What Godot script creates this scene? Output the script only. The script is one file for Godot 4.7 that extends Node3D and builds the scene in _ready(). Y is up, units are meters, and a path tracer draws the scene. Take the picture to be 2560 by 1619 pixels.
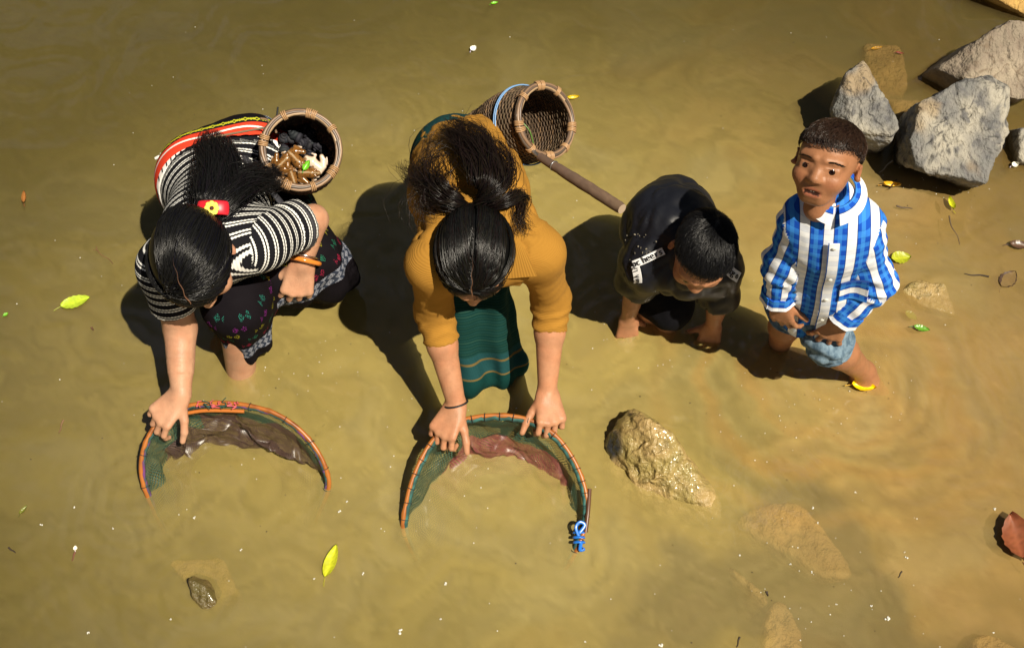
extends Node3D

var rng := RandomNumberGenerator.new()
var nz := FastNoiseLite.new()
var M := {}


func _ready() -> void:
	# ---- camera, sky, sun, exposure
	var cam := Camera3D.new()
	cam.name = "camera"
	cam.fov = 30.0
	cam.near = 0.05
	cam.far = 60.0
	add_child(cam)
	cam.look_at_from_position(Vector3(0, 2.7856, 1.8789), Vector3.ZERO)
	var env := Environment.new()
	var sky := ProceduralSkyMaterial.new()
	sky.sky_top_color = Color(0.44, 0.47, 0.49)
	sky.sky_horizon_color = Color(0.60, 0.63, 0.60)
	sky.sky_curve = 0.25
	sky.ground_bottom_color = Color(0.12, 0.11, 0.08)
	sky.ground_horizon_color = Color(0.3, 0.3, 0.25)
	sky.sky_energy_multiplier = 0.42
	# broken cloud, added out of view so the water reflects bright patches
	var cn := FastNoiseLite.new()
	cn.seed = 11
	cn.frequency = 2.2
	cn.fractal_octaves = 4
	sky.sky_cover = picture(256, 128, func(x: float, y: float) -> Color:
		var d := Vector3(cos(TAU * x) * sin(PI * y), cos(PI * y), sin(TAU * x) * sin(PI * y))
		var k := smoothstep(0.02, 0.42, cn.get_noise_3dv(d))
		return Color(0.92, 0.93, 1.0, k))
	sky.sky_cover_modulate = Color(0.6, 0.6, 0.66)
	env.sky = Sky.new()
	env.sky.sky_material = sky
	env.background_mode = Environment.BG_SKY
	env.background_energy_multiplier = 1.0
	env.tonemap_mode = Environment.TONE_MAPPER_LINEAR
	env.tonemap_exposure = 1.42
	env.volumetric_fog_enabled = true
	env.volumetric_fog_density = 0.0
	env.sdfgi_enabled = true
	env.ssao_enabled = true
	env.ssil_enabled = true
	var we := WorldEnvironment.new()
	we.name = "world"
	we.environment = env
	add_child(we)
	var sun := DirectionalLight3D.new()
	sun.name = "sun"
	sun.light_energy = 1.6
	sun.light_angular_distance = 0.53
	sun.light_color = Color(1.0, 0.955, 0.87)
	sun.shadow_enabled = true
	add_child(sun)
	sun.look_at_from_position(Vector3(0.42, 1.0, 0.44), Vector3.ZERO)

	rng.seed = 20240
	nz.seed = 7
	nz.frequency = 1.0
	nz.noise_type = FastNoiseLite.TYPE_SIMPLEX_SMOOTH
	nz.fractal_octaves = 3
	materials()
	var t0 := Time.get_ticks_msec()
	stream()
	var stages := [rocks, woman_in_stripes, woman_in_mustard, boy_in_black, boy_in_plaid, baskets, dip_nets, floating_things]
	for s in stages:
		s.call()
		print(s.get_method(), " ", Time.get_ticks_msec() - t0)


func materials() -> void:
	M.skin = mat(Color.WHITE, 0.47, true)
	M.skin.metallic_specular = 0.4
	M.skin.uv1_triplanar = true
	M.skin.uv1_scale = Vector3.ONE * 22.0
	M.skin.heightmap_enabled = true
	M.skin.heightmap_scale = 0.05
	M.eye = mat(Color.WHITE, 0.08, true)
	M.hair = mat(Color.WHITE, 0.33, true)
	M.hair.metallic_specular = 0.42
	M.vc = mat(Color.WHITE, 0.75, true)
	M.wet = mat(Color.WHITE, 0.22, true)
	M.leaf = mat(Color.WHITE, 0.35, true)
	M.leaf.backlight_enabled = true
	M.leaf.backlight = Color(0.25, 0.25, 0.25)
	M.cane = mat(Color.WHITE, 0.38, true)
	# rock: coarse and fine relief
	var rn := FastNoiseLite.new()
	rn.seed = 3
	rn.frequency = 0.012
	rn.fractal_octaves = 6
	rn.fractal_gain = 0.6
	var rt := NoiseTexture2D.new()
	rt.width = 512
	rt.height = 512
	rt.seamless = true
	rt.noise = rn
	M.skin.heightmap_texture = rt
	M.rock = mat(Color.WHITE, 0.82, true)
	M.rock.uv1_triplanar = true
	M.rock.uv1_scale = Vector3.ONE * 4.0
	M.rock.heightmap_enabled = true
	M.rock.heightmap_texture = rt
	M.rock.heightmap_scale = 1.6
	M.wet_rock = M.rock.duplicate()
	M.wet_rock.roughness = 0.3
	M.wet_rock.clearcoat_enabled = true
	M.wet_rock.clearcoat = 0.4
	M.wet_rock.clearcoat_roughness = 0.1
	M.wet_rock.heightmap_scale = 0.9
	M.wet_rock.uv1_scale = Vector3.ONE * 7.0
	# knitted sweater: pairs of bobbled white rows on black
	M.sweater = mat(Color.WHITE, 0.95)
	var knit := func(x: float, y: float) -> Color:
		var c := Color(0.011, 0.011, 0.014)
		for row in [0.30, 0.58]:
			var ph := 0.0 if row < 0.4 else 0.5
			var k := absf(fposmod(x * 4.0 + ph, 1.0) - 0.5) * 2.0
			if absf(y - row) < 0.055 + 0.040 * k:
				c = Color(0.80, 0.80, 0.77) * (0.80 + 0.20 * k)
		c *= 0.9 + 0.2 * fposmod(floor(x * 32.0) * 0.37 + floor(y * 24.0) * 0.61, 1.0)
		c.a = 1.0
		return c.linear_to_srgb()
	M.sweater.albedo_texture = picture(128, 96, knit)
	M.sweater.heightmap_enabled = true
	M.sweater.heightmap_texture = M.sweater.albedo_texture
	M.sweater.heightmap_scale = 0.12
	M.sweater.uv1_scale = Vector3(1.0 / 0.034, 1.0 / 0.0255, 1)
	# rib knit: fine ridges round the body
	var rib := func(x: float, y: float) -> Color:
		var r := 0.5 + 0.5 * cos(TAU * y * 8.0)
		return Color(r, r, r) * (0.86 + 0.14 * sin(TAU * x * 24.0))
	M.mustard = mat(lin(0.335, 0.166, 0.028), 0.95)
	M.mustard.heightmap_enabled = true
	M.mustard.heightmap_texture = picture(64, 64, rib)
	M.mustard.heightmap_scale = 0.06
	M.mustard.uv1_scale = Vector3(1.0 / 0.034, 1.0 / 0.034, 1)
	M.mustard.rim_enabled = true
	M.mustard.rim = 0.15
	M.mustard.rim_tint = 0.7
	# green striped cotton
	var green := func(x: float, y: float) -> Color:
		var c := Color(0.005, 0.030, 0.026)
		var q := fposmod(y * 42.0, 1.0)
		if y < 0.72:
			if q < 0.30:
				c = Color(0.009, 0.040, 0.036)
			elif q > 0.55 and q < 0.66:
				c = Color(0.022, 0.060, 0.045)
		elif absf(y - 0.75) < 0.004 or absf(y - 0.81) < 0.004:
			c = Color(0.12, 0.085, 0.03)
		elif y < 0.81:
			c = Color(0.011, 0.05, 0.054)
		else:
			c = Color(0.005, 0.036, 0.033)
		return (c * (0.85 + 0.3 * fposmod(floor(x * 64.0) * 0.377 + floor(y * 256.0) * 0.713, 1.0))).linear_to_srgb()
	M.green_skirt = mat(Color.WHITE, 0.85)
	M.green_skirt.albedo_texture = picture(64, 512, green)
	M.green_skirt.uv1_scale = Vector3(1.0 / 0.05, 1.0 / 0.64, 1)
	# black skirt with a woven band near the hem and coloured motifs
	var woven := func(x: float, y: float) -> Color:
		var c := Color(0.007, 0.006, 0.008)
		var bx := fposmod(x * 10.0, 1.0) - 0.5
		if y > 0.72 and y < 0.86:
			var by := fposmod((y - 0.72) / 0.07 + (0.5 if fposmod(x * 5.0, 1.0) > 0.5 else 0.0), 1.0) - 0.5
			var dd := absf(bx) + absf(by)
			if (dd > 0.16 and dd < 0.27) or (dd > 0.40 and dd < 0.47):
				c = Color(0.50, 0.52, 0.60)
			else:
				c = Color(0.035, 0.045, 0.07)
		else:
			var f := nz.get_noise_2d(x * 60.0, y * 60.0)
			for m in [[0.66, Color(0.45, 0.015, 0.06)], [0.56, Color(0.02, 0.22, 0.12)], [0.46, Color(0.45, 0.40, 0.02)], [0.36, Color(0.25, 0.02, 0.25)], [0.26, Color(0.02, 0.2, 0.15)]]:
				var dm := absf(bx * 0.7) + absf(y - m[0]) * 9.0
				if ((dm > 0.10 and dm < 0.17) or (dm > 0.24 and dm < 0.30)) and fposmod(x * 3.0 + m[0] * 7.0, 1.0) < 0.45 and f > -0.1:
					c = m[1]
		return c.linear_to_srgb()
	M.black_skirt = mat(Color.WHITE, 0.8)
	M.black_skirt.albedo_texture = picture(384, 384, woven)
	M.black_skirt.uv1_scale = Vector3(1.0 / 0.20, 1.0 / 0.34, 1)
	# sash: yellow zigzag on black, red, white line, dashes
	var sash := func(x: float, y: float) -> Color:
		var c := Color(0.70, 0.055, 0.025)
		var z := absf(fposmod(x * 7.0, 1.0) - 0.5)
		var j := 0.015 * sin(x * 130.0)
		if y < 0.34:
			c = Color(0.012, 0.012, 0.014)
			if absf(y - 0.12 - 0.18 * z + j) < 0.035 or absf(y - 0.25 + 0.18 * z - j) < 0.028:
				c = Color(0.55, 0.55, 0.03)
		elif y > 0.50 + 0.04 * sin(x * 6.0) and y < 0.57 + 0.04 * sin(x * 6.0):
			c = Color(0.80, 0.78, 0.74)
		elif y > 0.84:
			c = Color(0.80, 0.78, 0.75)
			if y < 0.94 and fposmod(x * 14.0, 1.0) < 0.28:
				c = Color(0.03, 0.03, 0.035)
		return c.linear_to_srgb()
	M.sash = mat(Color.WHITE, 0.85)
	M.sash.albedo_texture = picture(256, 128, sash)
	M.sash.uv1_scale = Vector3(1.0 / 0.20, 1, 1)
	# plaid
	var plaid := func(x: float, y: float) -> Color:
		var blue := x < 0.56
		var h := fposmod(y * 2.0, 1.0)
		var c := Color(0.78, 0.80, 0.83)
		if blue:
			c = Color(0.010, 0.070, 0.44) if h < 0.5 else Color(0.030, 0.17, 0.62)
			if x > 0.16 and x < 0.34:
				c = c.lerp(Color(0.06, 0.30, 0.74), 0.5)
		elif h < 0.5:
			c = Color(0.66, 0.70, 0.78)
		if absf(x - 0.56) < 0.018 or x < 0.018 or x > 0.982:
			c = Color(0.02, 0.05, 0.19)
		if absf(h - 0.5) < 0.03 or h < 0.03:
			c *= 0.86
		c *= 0.94 + 0.12 * fposmod(floor(x * 128.0) * 0.391 + floor(y * 128.0) * 0.733, 1.0)
		c.a = 1.0
		return c.linear_to_srgb()
	M.plaid = mat(Color.WHITE, 0.85)
	M.plaid.albedo_texture = picture(128, 128, plaid)
	M.plaid.uv1_scale = Vector3(1.0 / 0.050, 1.0 / 0.050, 1)
	M.tee = mat(lin(0.0055, 0.0065, 0.011), 0.5)
	M.tee.metallic_specular = 0.42
	for q in [M.sweater, M.mustard, M.green_skirt, M.black_skirt, M.sash, M.plaid]:
		q.metallic_specular = 0.16
	# faded denim twill
	M.denim = mat(Color.WHITE, 0.9)
	M.denim.metallic_specular = 0.16
	M.denim.albedo_texture = picture(128, 128, func(x: float, y: float) -> Color:
		var w := 0.5 + 0.5 * sin(TAU * (x + y) * 24.0)
		var f := clampf(0.5 + 0.9 * nz.get_noise_2d(x * 3.0, y * 3.0) + 0.4 * nz.get_noise_2d(x * 11.0, y * 5.0), 0.0, 1.0)
		var c := Color(0.075, 0.125, 0.18).lerp(Color(0.20, 0.285, 0.36), f) * (0.82 + 0.25 * w)
		c.a = 1.0
		return c.linear_to_srgb())
	M.denim.uv1_scale = Vector3(1.0 / 0.09, 1.0 / 0.09, 1)
	M.shorts = mat(lin(0.006, 0.006, 0.008), 0.8)
	M.shorts.metallic_specular = 0.16
	M.white = mat(lin(0.75, 0.76, 0.78), 0.6)
	M.cord = mat(lin(0.7, 0.68, 0.66), 0.8)
	M.dark = mat(lin(0.012, 0.012, 0.014), 0.6)
	M.red = mat(lin(0.62, 0.015, 0.03), 0.4)
	M.orange = mat(lin(0.62, 0.20, 0.03), 0.15)
	M.silver = mat(lin(0.8, 0.8, 0.8), 0.2)
	M.silver.metallic = 1.0
	M.steel = mat(lin(0.35, 0.36, 0.38), 0.4)
	M.steel.metallic = 0.9
	M.blue = mat(lin(0.015, 0.16, 0.62), 0.3)
	M.paleblue = mat(lin(0.17, 0.33, 0.60), 0.5)


# ---------------------------------------------------------------- the stream

func bed_height(x: float, z: float) -> float:
	var e := smoothstep(0.15, 1.0, x + 0.25 * z)
	var y := lerpf(-0.34, -0.095, e)
	# a shelf of mud round the boy, its ragged edge running down to the right
	var edge := 0.30 + 0.62 * smoothstep(0.60, 1.15, x) + 0.05 * sin(x * 21.0) + 0.08 * nz.get_noise_2d(x * 6.0, z * 6.0)
	var shelf := smoothstep(0.05, -0.04, z - edge) * smoothstep(0.56, 0.70, x + 0.10 * nz.get_noise_2d(x * 5.0, z * 5.0 + 9.0)) * smoothstep(-0.25, 0.05, z)
	y = lerpf(y, -0.030, shelf)
	# a mud bank at the foot of the boulders
	y += 0.085 * exp(-(Vector2(x - 1.16, z + 0.52) / Vector2(0.24, 0.20)).length_squared())
	y += 0.04 * exp(-(Vector2(x - 1.02, z + 0.20) / Vector2(0.22, 0.16)).length_squared())
	y += 0.018 * nz.get_noise_2d(x * 3.0, z * 3.0) + 0.010 * nz.get_noise_2d(x * 9.0, z * 9.0 + 40.0) * e
	return y


func spaced(lo: float, hi: float, step: float, out: float) -> PackedFloat32Array:
	# close steps from lo to hi, widening outside up to out
	var a := PackedFloat32Array()
	var s := step
	var x := lo
	while x > -out:
		s *= 1.25
		x -= s
		a.insert(0, x)
	x = lo
	while x < hi:
		a.append(x)
		x += step
	s = step
	while x < out:
		a.append(x)
		s *= 1.25
		x += s
	return a


func wave(x: float, z: float) -> float:
	var y := (0.0018 + 0.0026 * smoothstep(-0.5, -1.2, z)) * nz.get_noise_2d(x * 2.6 + 3.0 * nz.get_noise_2d(x, z), z * 4.2) + 0.0007 * nz.get_noise_2d(x * 7.0, z * 9.0 + 9.0)
	for r in [[Vector3(0.9361, 0.0000, 0.1953), 0.0026, 0.50], [Vector3(-0.9417, 0.0000, 0.5380), 0.0020, 0.22], [Vector3(0.1578, 0.0000, 0.6789), 0.0020, 0.26], [Vector3(-0.2670, 0.0000, 0.6256), 0.0016, 0.2], [Vector3(0.3211, 0.0000, 0.0274), 0.0016, 0.18], [Vector3(0.5511, 0.0000, 0.0538), 0.0014, 0.16], [Vector3(0.3493, 0.0000, 0.4591), 0.0016, 0.30], [Vector3(-0.7739, 0.0000, 0.7824), 0.0016, 0.18], [Vector3(-0.7209, 0.0000, 0.1953), 0.0016, 0.2], [Vector3(-0.0377, 0.0000, 0.1953), 0.0014, 0.2], [Vector3(0.7314, 0.0000, 0.0670), 0.0016, 0.22]]:
		var q: Vector2 = Vector2(x - r[0].x, z - r[0].z)
		var d := q.length() * (1.0 + 0.25 * nz.get_noise_2d(x * 3.0, z * 3.0 + 5.0))
		y += float(r[1]) * sin(d * 130.0) * exp(-d / float(r[2]) * 1.6) * smoothstep(0.0, 0.05, d)
	return y


func stream() -> void:
	var xs := spaced(-1.9, 1.9, 0.03, 12.0)
	var zs := spaced(-1.5, 1.1, 0.03, 12.0)
	var mb := MB.new()
	var p := PackedVector3Array()
	var c := PackedColorArray()
	for z in zs:
		for x in xs:
			p.append(Vector3(x, bed_height(x, z), z))
			var k := 1.0 + 0.35 * nz.get_noise_2d(x * 6.0, z * 6.0) + 0.2 * nz.get_noise_2d(x * 30.0, z * 30.0)
			c.append(Color(0.27 * k, 0.165 * k, 0.065 * k))
	mb.sheet(p, xs.size() - 1, zs.size() - 1, PackedVector2Array(), Color.WHITE, Vector3.UP, c)
	var bed := put("stream_bed", mb, M.vc, self)
	bed.set_meta("kind", "structure")
	bed.set_meta("label", "brown muddy bed of the shallow stream")

	xs = spaced(-1.85, 1.85, 0.0115, 12.0)
	zs = spaced(-1.45, 1.05, 0.0115, 12.0)
	mb = MB.new()
	p = PackedVector3Array()
	c = PackedColorArray()
	for z in zs:
		for x in xs:
			p.append(Vector3(x, wave(x, z), z))
			# silt: olive on the left, ochre where the bed is stirred up on the right
			var wx := x + 0.35 * nz.get_noise_2d(x * 1.4, z * 1.9) + 0.10 * nz.get_noise_2d(x * 5.0, z * 6.0)
			var wz := z + 0.25 * nz.get_noise_2d(x * 1.6 + 20.0, z * 1.3)
			var och := smoothstep(0.0, 1.0, wx * 0.75 - 0.05 + 0.25 * nz.get_noise_2d(wx * 2.0, wz * 2.6))
			var pale := smoothstep(-0.2, 0.7, nz.get_noise_2d(wx * 1.6 + 7.0, wz * 2.0)) * 0.5
			var tw := nz.get_noise_2d(wx * 2.2 + 40.0, wz * 2.2) * 2.4
			var sx := wx + 0.22 * cos(tw * 2.0)
			var sz := wz + 0.22 * sin(tw * 2.0)
			var k := 1.0 + 0.22 * nz.get_noise_2d(sx * 2.2, sz * 3.4) + 0.09 * nz.get_noise_2d(sx * 8.0, sz * 14.0)
			k += 0.09 * smoothstep(0.06, 0.0, absf(nz.get_noise_2d(sx * 3.0 + 11.0, sz * 6.5)))
			# corner shade painted into the silt colour, brightest near the middle
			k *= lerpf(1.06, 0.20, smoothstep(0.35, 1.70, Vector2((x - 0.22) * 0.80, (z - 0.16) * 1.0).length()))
			var q := Color(0.450, 0.352, 0.114).lerp(Color(0.490, 0.322, 0.106), och).lerp(Color(0.465, 0.388, 0.180), pale)
			var lim := 0.30 + 0.62 * smoothstep(0.60, 1.15, x) + 0.05 * sin(x * 21.0) + 0.08 * nz.get_noise_2d(x * 6.0, z * 6.0)
			var thin := smoothstep(-0.03, 0.10, z - lim) * smoothstep(0.34, 0.60, wx + 0.10 * sin(wz * 11.0) + 0.12 * nz.get_noise_2d(wx * 5.0, wz * 5.0)) * smoothstep(0.18, 0.50, wz + 0.12 * nz.get_noise_2d(wx * 3.0, wz * 4.0))
			q = q.lerp(Color(0.150, 0.140, 0.100), thin * 0.42)
			k *= lerpf(1.0, 0.80, smoothstep(-0.45, -1.2, wz))  # painted shade: colour darkens further towards the far side
			# trails of stirred mud round the boy's feet, with ripple light and dark painted in
			var curl := Vector2(x - 0.86, (z - 0.22) * 1.15).length() + 0.07 * nz.get_noise_2d(x * 3.0, z * 3.0 + 70.0)
			var ring := sin(curl * 44.0 + 2.5 * nz.get_noise_2d(x * 2.0 + 5.0, z * 2.0)) * smoothstep(0.10, 0.22, curl) * smoothstep(0.62, 0.30, curl) * smoothstep(-0.25, 0.15, z)
			q = q.lerp(Color(0.47, 0.27, 0.075), 0.60 * maxf(ring, 0.0))
			k *= 1.0 - 0.20 * maxf(-ring, 0.0)
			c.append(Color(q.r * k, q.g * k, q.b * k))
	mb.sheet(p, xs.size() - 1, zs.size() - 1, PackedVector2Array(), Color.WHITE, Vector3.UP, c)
	var wm := mat(Color(1, 1, 1, 0.46), 0.07, true)
	wm.transparency = BaseMaterial3D.TRANSPARENCY_ALPHA
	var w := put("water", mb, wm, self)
	w.set_meta("kind", "structure")
	w.set_meta("label", "murky olive brown water of the shallow stream")
	var fv := FogVolume.new()
	fv.name = "silt"
	fv.size = Vector3(7, 0.42, 6)
	fv.position = Vector3(0, -0.2145, 0)
	var fm := FogMaterial.new()
	fm.density = 11.0
	fm.albedo = Color(0.93, 0.85, 0.49)
	fv.material = fm
	fv.set_meta("kind", "stuff")
	fv.set_meta("label", "brown silt clouding the water")
	fv.set_meta("category", "silt")
	add_child(fv)


# a stone: a flat-sided solid with the outline poly (metres, in the plane of x and y), rounded and weathered
func stone(at: Vector3, fr: Basis, poly: Array, zf: float, zb: float, sharp: float, rough: float, tint: Callable, seed_at: float, bevels: Array = [], res := 72) -> MB:
	var pl := [[Vector3(0, 0, 1), zf], [Vector3(0, 0, -1), zb]]
	for k in poly.size():
		var a: Vector2 = poly[k]
		var b: Vector2 = poly[(k + 1) % poly.size()]
		var e := (b - a).orthogonal().normalized()
		if e.dot((a + b) * 0.5) < 0.0:
			e = -e
		var n := Vector3(e.x, e.y, 0.16 * sin(k * 2.3 + seed_at)).normalized()
		pl.append([n, maxf(0.01, e.dot(a))])
	for b in bevels:
		pl.append([Vector3(b[0], b[1], b[2]).normalized(), b[3]])
	var mb := MB.new()
	var nu := res * 2
	var v := PackedVector3Array()
	for i in res + 1:
		var f := PI * i / res
		for j in nu + 1:
			var t := TAU * j / nu
			var d := Vector3(sin(f) * cos(t), sin(f) * sin(t), cos(f))
			var s := 0.0
			for q in pl:
				var g: float = d.dot(q[0]) / float(q[1])
				if g > 0.0:
					s += pow(g, sharp)
			var r := pow(s, -1.0 / sharp)
			var pnt := d * r
			var sp := pnt + Vector3(seed_at, seed_at * 0.7, 0)
			var w := nz.get_noise_3dv(sp * 5.0) * 0.55 + absf(nz.get_noise_3dv(sp * 13.0)) * -0.6 + nz.get_noise_3dv(sp * 34.0) * 0.22
			pnt += d * w * rough
			v.append(at + fr * pnt)
	var tr := PackedInt32Array()
	for i in res:
		for j in nu:
			var a := i * (nu + 1) + j
			tr.append_array([a, a + 1, a + nu + 2, a, a + nu + 2, a + nu + 1])
	var n := smooth_normals(v, tr)
	for i in res + 1:
		var a := i * (nu + 1)
		var m := (n[a] + n[a + nu]).normalized()
		n[a] = m
		n[a + nu] = m
	for e in [0, res]:
		var m := Vector3.ZERO
		for j in nu + 1:
			m += n[e * (nu + 1) + j]
		for j in nu + 1:
			n[e * (nu + 1) + j] = m.normalized()
	var flip := n[res / 2 * (nu + 1)].dot(v[res / 2 * (nu + 1)] - at) < 0.0
	for k in v.size():
		var m := -n[k] if flip else n[k]
		mb.vert(v[k], m, Vector2.ZERO, tint.call(v[k], m))
	for k in range(0, tr.size(), 3):
		mb.tri(tr[k], tr[k + 1], tr[k + 2])
	return mb


func grey_rock(p: Vector3, n: Vector3) -> Color:
	var a := nz.get_noise_3dv(p * 6.0)
	var b := nz.get_noise_3dv(p * 22.0)
	var c := Color(0.16, 0.157, 0.15).lerp(Color(0.34, 0.315, 0.26), smoothstep(-0.3, 0.5, a))
	c = c.lerp(Color(0.09, 0.09, 0.095), smoothstep(0.05, 0.42, b) * 0.8)
	c = c.lerp(Color(0.36, 0.25, 0.12), smoothstep(0.25, 0.6, nz.get_noise_3dv(p * 4.0 + Vector3(9, 3, 1))) * 0.6)
	# cracks and dark joints
	var cr := absf(nz.get_noise_3d(p.x * 7.0 + 3.0, p.y * 2.5, p.z * 7.0))
	c = c.lerp(Color(0.035, 0.034, 0.035), smoothstep(0.035, 0.008, cr) * 0.85)
	# the foot of the stone is wet and muddy
	return c.lerp(Color(0.10, 0.075, 0.035), smoothstep(0.055, 0.0, p.y + 0.02 * a))


func mud_rock(p: Vector3, _n: Vector3) -> Color:
	var a := nz.get_noise_3dv(p * 8.0)
	var c := Color(0.38, 0.265, 0.105).lerp(Color(0.29, 0.225, 0.075), smoothstep(-0.2, 0.5, a))
	return c.lerp(Color(0.19, 0.145, 0.055), smoothstep(0.1, 0.6, nz.get_noise_3dv(p * 26.0)) * 0.6)


func sunk_rock(p: Vector3, _n: Vector3) -> Color:
	var k := 1.0 + 0.4 * nz.get_noise_3dv(p * 9.0) + 0.25 * nz.get_noise_3dv(p * 40.0)
	return Color(0.40 * k, 0.245 * k, 0.07 * k)


func rocks() -> void:
	var fr := Basis(Vector3(1, 0, 0), Vector3(0, 0.56, -0.83), Vector3(0, 0.83, 0.56))
	# grey boulder beside the boy
	var pa := [Vector3(1.0622, 0.1300, -0.7051), [Vector2(-0.039, 0.133), Vector2(0.006, 0.091), Vector2(0.115, -0.042), Vector2(0.103, -0.097), Vector2(-0.012, -0.121), Vector2(-0.091, -0.042), Vector2(-0.082, 0.079)]]
	single("boulder", stone(pa[0], Basis(Vector3.UP, -0.35) * fr, pa[1], 0.055, 0.18, 26.0, 0.020, grey_rock, 1.0, [[-0.55, -0.2, 0.8, 0.075], [0.3, 0.55, 0.75, 0.075], [0.1, -0.8, 0.6, 0.10]]), M.rock,
		"upright grey boulder with a dark flat face, behind the boy's head", "rock")
	var pb := [Vector3(1.3088, 0.1500, -0.5903), [Vector2(-0.131, 0.081), Vector2(-0.052, 0.111), Vector2(0.060, 0.179), Vector2(0.155, 0.140), Vector2(0.149, -0.007), Vector2(0.090, -0.163), Vector2(0.001, -0.155), Vector2(-0.123, -0.120), Vector2(-0.150, -0.066)]]
	single("boulder", stone(pb[0], Basis(Vector3.UP, -0.12) * fr, pb[1], 0.07, 0.20, 34.0, 0.026, grey_rock, 4.0, [[0.80, 0.1, 0.55, 0.135], [0.1, 0.75, 0.66, 0.140]]), M.rock,
		"largest grey boulder, a cracked slab leaning upright in the shallows", "rock")
	var pc := [Vector3(1.5345, 0.1200, -0.8104), [Vector2(-0.219, -0.002), Vector2(-0.035, 0.121), Vector2(0.137, 0.121), Vector2(0.186, -0.039), Vector2(0.039, -0.113), Vector2(-0.109, -0.088)]]
	single("boulder", stone(pc[0] + Vector3(0.02, -0.02, -0.10), fr, pc[1], 0.05, 0.18, 22.0, 0.020, func(p: Vector3, n: Vector3) -> Color: return grey_rock(p, n).lerp(Color(0.30, 0.21, 0.12), 0.45), 9.0, [[-0.5, 0.2, 0.8, 0.10]]), M.rock,
		"brownish boulder behind the cracked slab at the water's edge", "rock")
	var pd := [Vector3(1.7320, 0.0200, -1.2749), [Vector2(-0.201, 0.099), Vector2(0.175, 0.099), Vector2(0.175, -0.156), Vector2(-0.013, -0.042), Vector2(-0.134, -0.001)]]
	single("boulder", stone(pd[0], fr, pd[1], 0.03, 0.15, 10.0, 0.012, sunk_rock, 12.0), M.rock, "flat ochre rock breaking the surface far upstream", "rock")
	var pe := [Vector3(1.5991, 0.0300, -0.6306), [Vector2(-0.061, 0.058), Vector2(0.061, 0.058), Vector2(0.061, -0.064), Vector2(-0.061, -0.052)]]
	single("boulder", stone(pe[0], fr, pe[1], 0.03, 0.1, 8.0, 0.012, grey_rock, 15.0), M.rock, "dark rock in the shade of the cracked slab, cut by the edge of view", "rock")
	# the wet brown rock between the nets
	var pf := [Vector3(0.3870, 0.0150, 0.4477), [Vector2(-0.059, 0.152), Vector2(0.008, 0.137), Vector2(0.080, 0.024), Vector2(0.158, -0.053), Vector2(0.156, -0.130), Vector2(0.064, -0.171), Vector2(-0.115, -0.079), Vector2(-0.161, 0.024), Vector2(-0.131, 0.096)]]
	single("wet_rock", stone(pf[0], fr, pf[1], 0.056, 0.16, 9.0, 0.030, func(p: Vector3, n: Vector3) -> Color: return mud_rock(p, n).lerp(Color(0.03, 0.034, 0.042), smoothstep(0.055, 0.025, p.distance_to(Vector3(0.2526, 0.0300, 0.3940)))), 20.0, [[-0.6, -0.1, 0.75, 0.066], [-0.25, -0.6, 0.75, 0.075], [0.6, 0.35, 0.7, 0.080]], 96), M.wet_rock,
		"wet lumpy brown rock rising from the water right of the middle net", "rock")
	# half sunk stone at lower left
	var pg := [Vector3(-0.7484, 0.0000, 0.7844), [Vector2(-0.035, 0.041), Vector2(0.014, 0.026), Vector2(0.038, -0.017), Vector2(0.009, -0.042), Vector2(-0.025, -0.008)]]
	single("wet_rock", stone(pg[0], Basis.IDENTITY * fr, pg[1], 0.022, 0.2, 8.0, 0.012, func(p: Vector3, n: Vector3) -> Color: return mud_rock(p, n) * 0.35, 25.0, [], 40), M.wet_rock,
		"small dark mossy stone just breaking the surface, below the left net", "rock")
	# slabs under the surface at lower right
	var flat := Basis(Vector3(1, 0, 0), Vector3(0, 0.05, -1), Vector3(0, 1, 0.05))
	var k := 0
	for s in [
		[[Vector3(0.7029, -0.0070, 0.6231), [Vector2(-0.127, 0.066), Vector2(-0.042, 0.100), Vector2(0.037, 0.083), Vector2(0.106, 0.001), Vector2(0.151, -0.095), Vector2(0.059, -0.116), Vector2(-0.059, -0.042), Vector2(-0.132, 0.011)]], "ochre slab under the water below the wet brown rock"],
		[[Vector3(0.6398, -0.0040, 0.8870), [Vector2(-0.013, 0.086), Vector2(0.039, 0.076), Vector2(0.060, 0.016), Vector2(0.041, -0.089), Vector2(-0.071, -0.089), Vector2(-0.055, 0.007)]], "rounded ochre slab under the water at the bottom edge"],
		[[Vector3(0.5852, -0.0140, 0.7605), [Vector2(-0.042, 0.067), Vector2(0.021, 0.014), Vector2(0.035, -0.037), Vector2(0.014, -0.047), Vector2(-0.029, 0.004)]], "narrow dim slab sunk between two larger slabs"],
		[[Vector3(1.1369, -0.0030, 0.9369), [Vector2(-0.058, 0.037), Vector2(0.013, 0.056), Vector2(0.072, 0.027), Vector2(0.052, -0.059), Vector2(-0.078, -0.059)]], "mossy stone at the bottom right corner"],
		[[Vector3(1.2307, -0.0120, -1.0095), [Vector2(-0.061, 0.144), Vector2(0.057, 0.134), Vector2(0.059, -0.033), Vector2(0.025, -0.114), Vector2(-0.079, -0.122)]], "flat brown stone under the water behind the grey boulder"],
		[[Vector3(-0.7407, -0.0280, 0.7326), [Vector2(-0.103, 0.045), Vector2(0.025, 0.055), Vector2(0.076, -0.039), Vector2(0.001, -0.059)]], "pinkish brown stone sunk beside the small mossy stone"],
		[[Vector3(1.2569, -0.0120, -0.8585), [Vector2(-0.065, 0.037), Vector2(0.074, 0.029), Vector2(0.050, -0.033), Vector2(-0.058, -0.033)]], "small brown stone in the gap between the boulders"],
	]:
		k += 1
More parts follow.
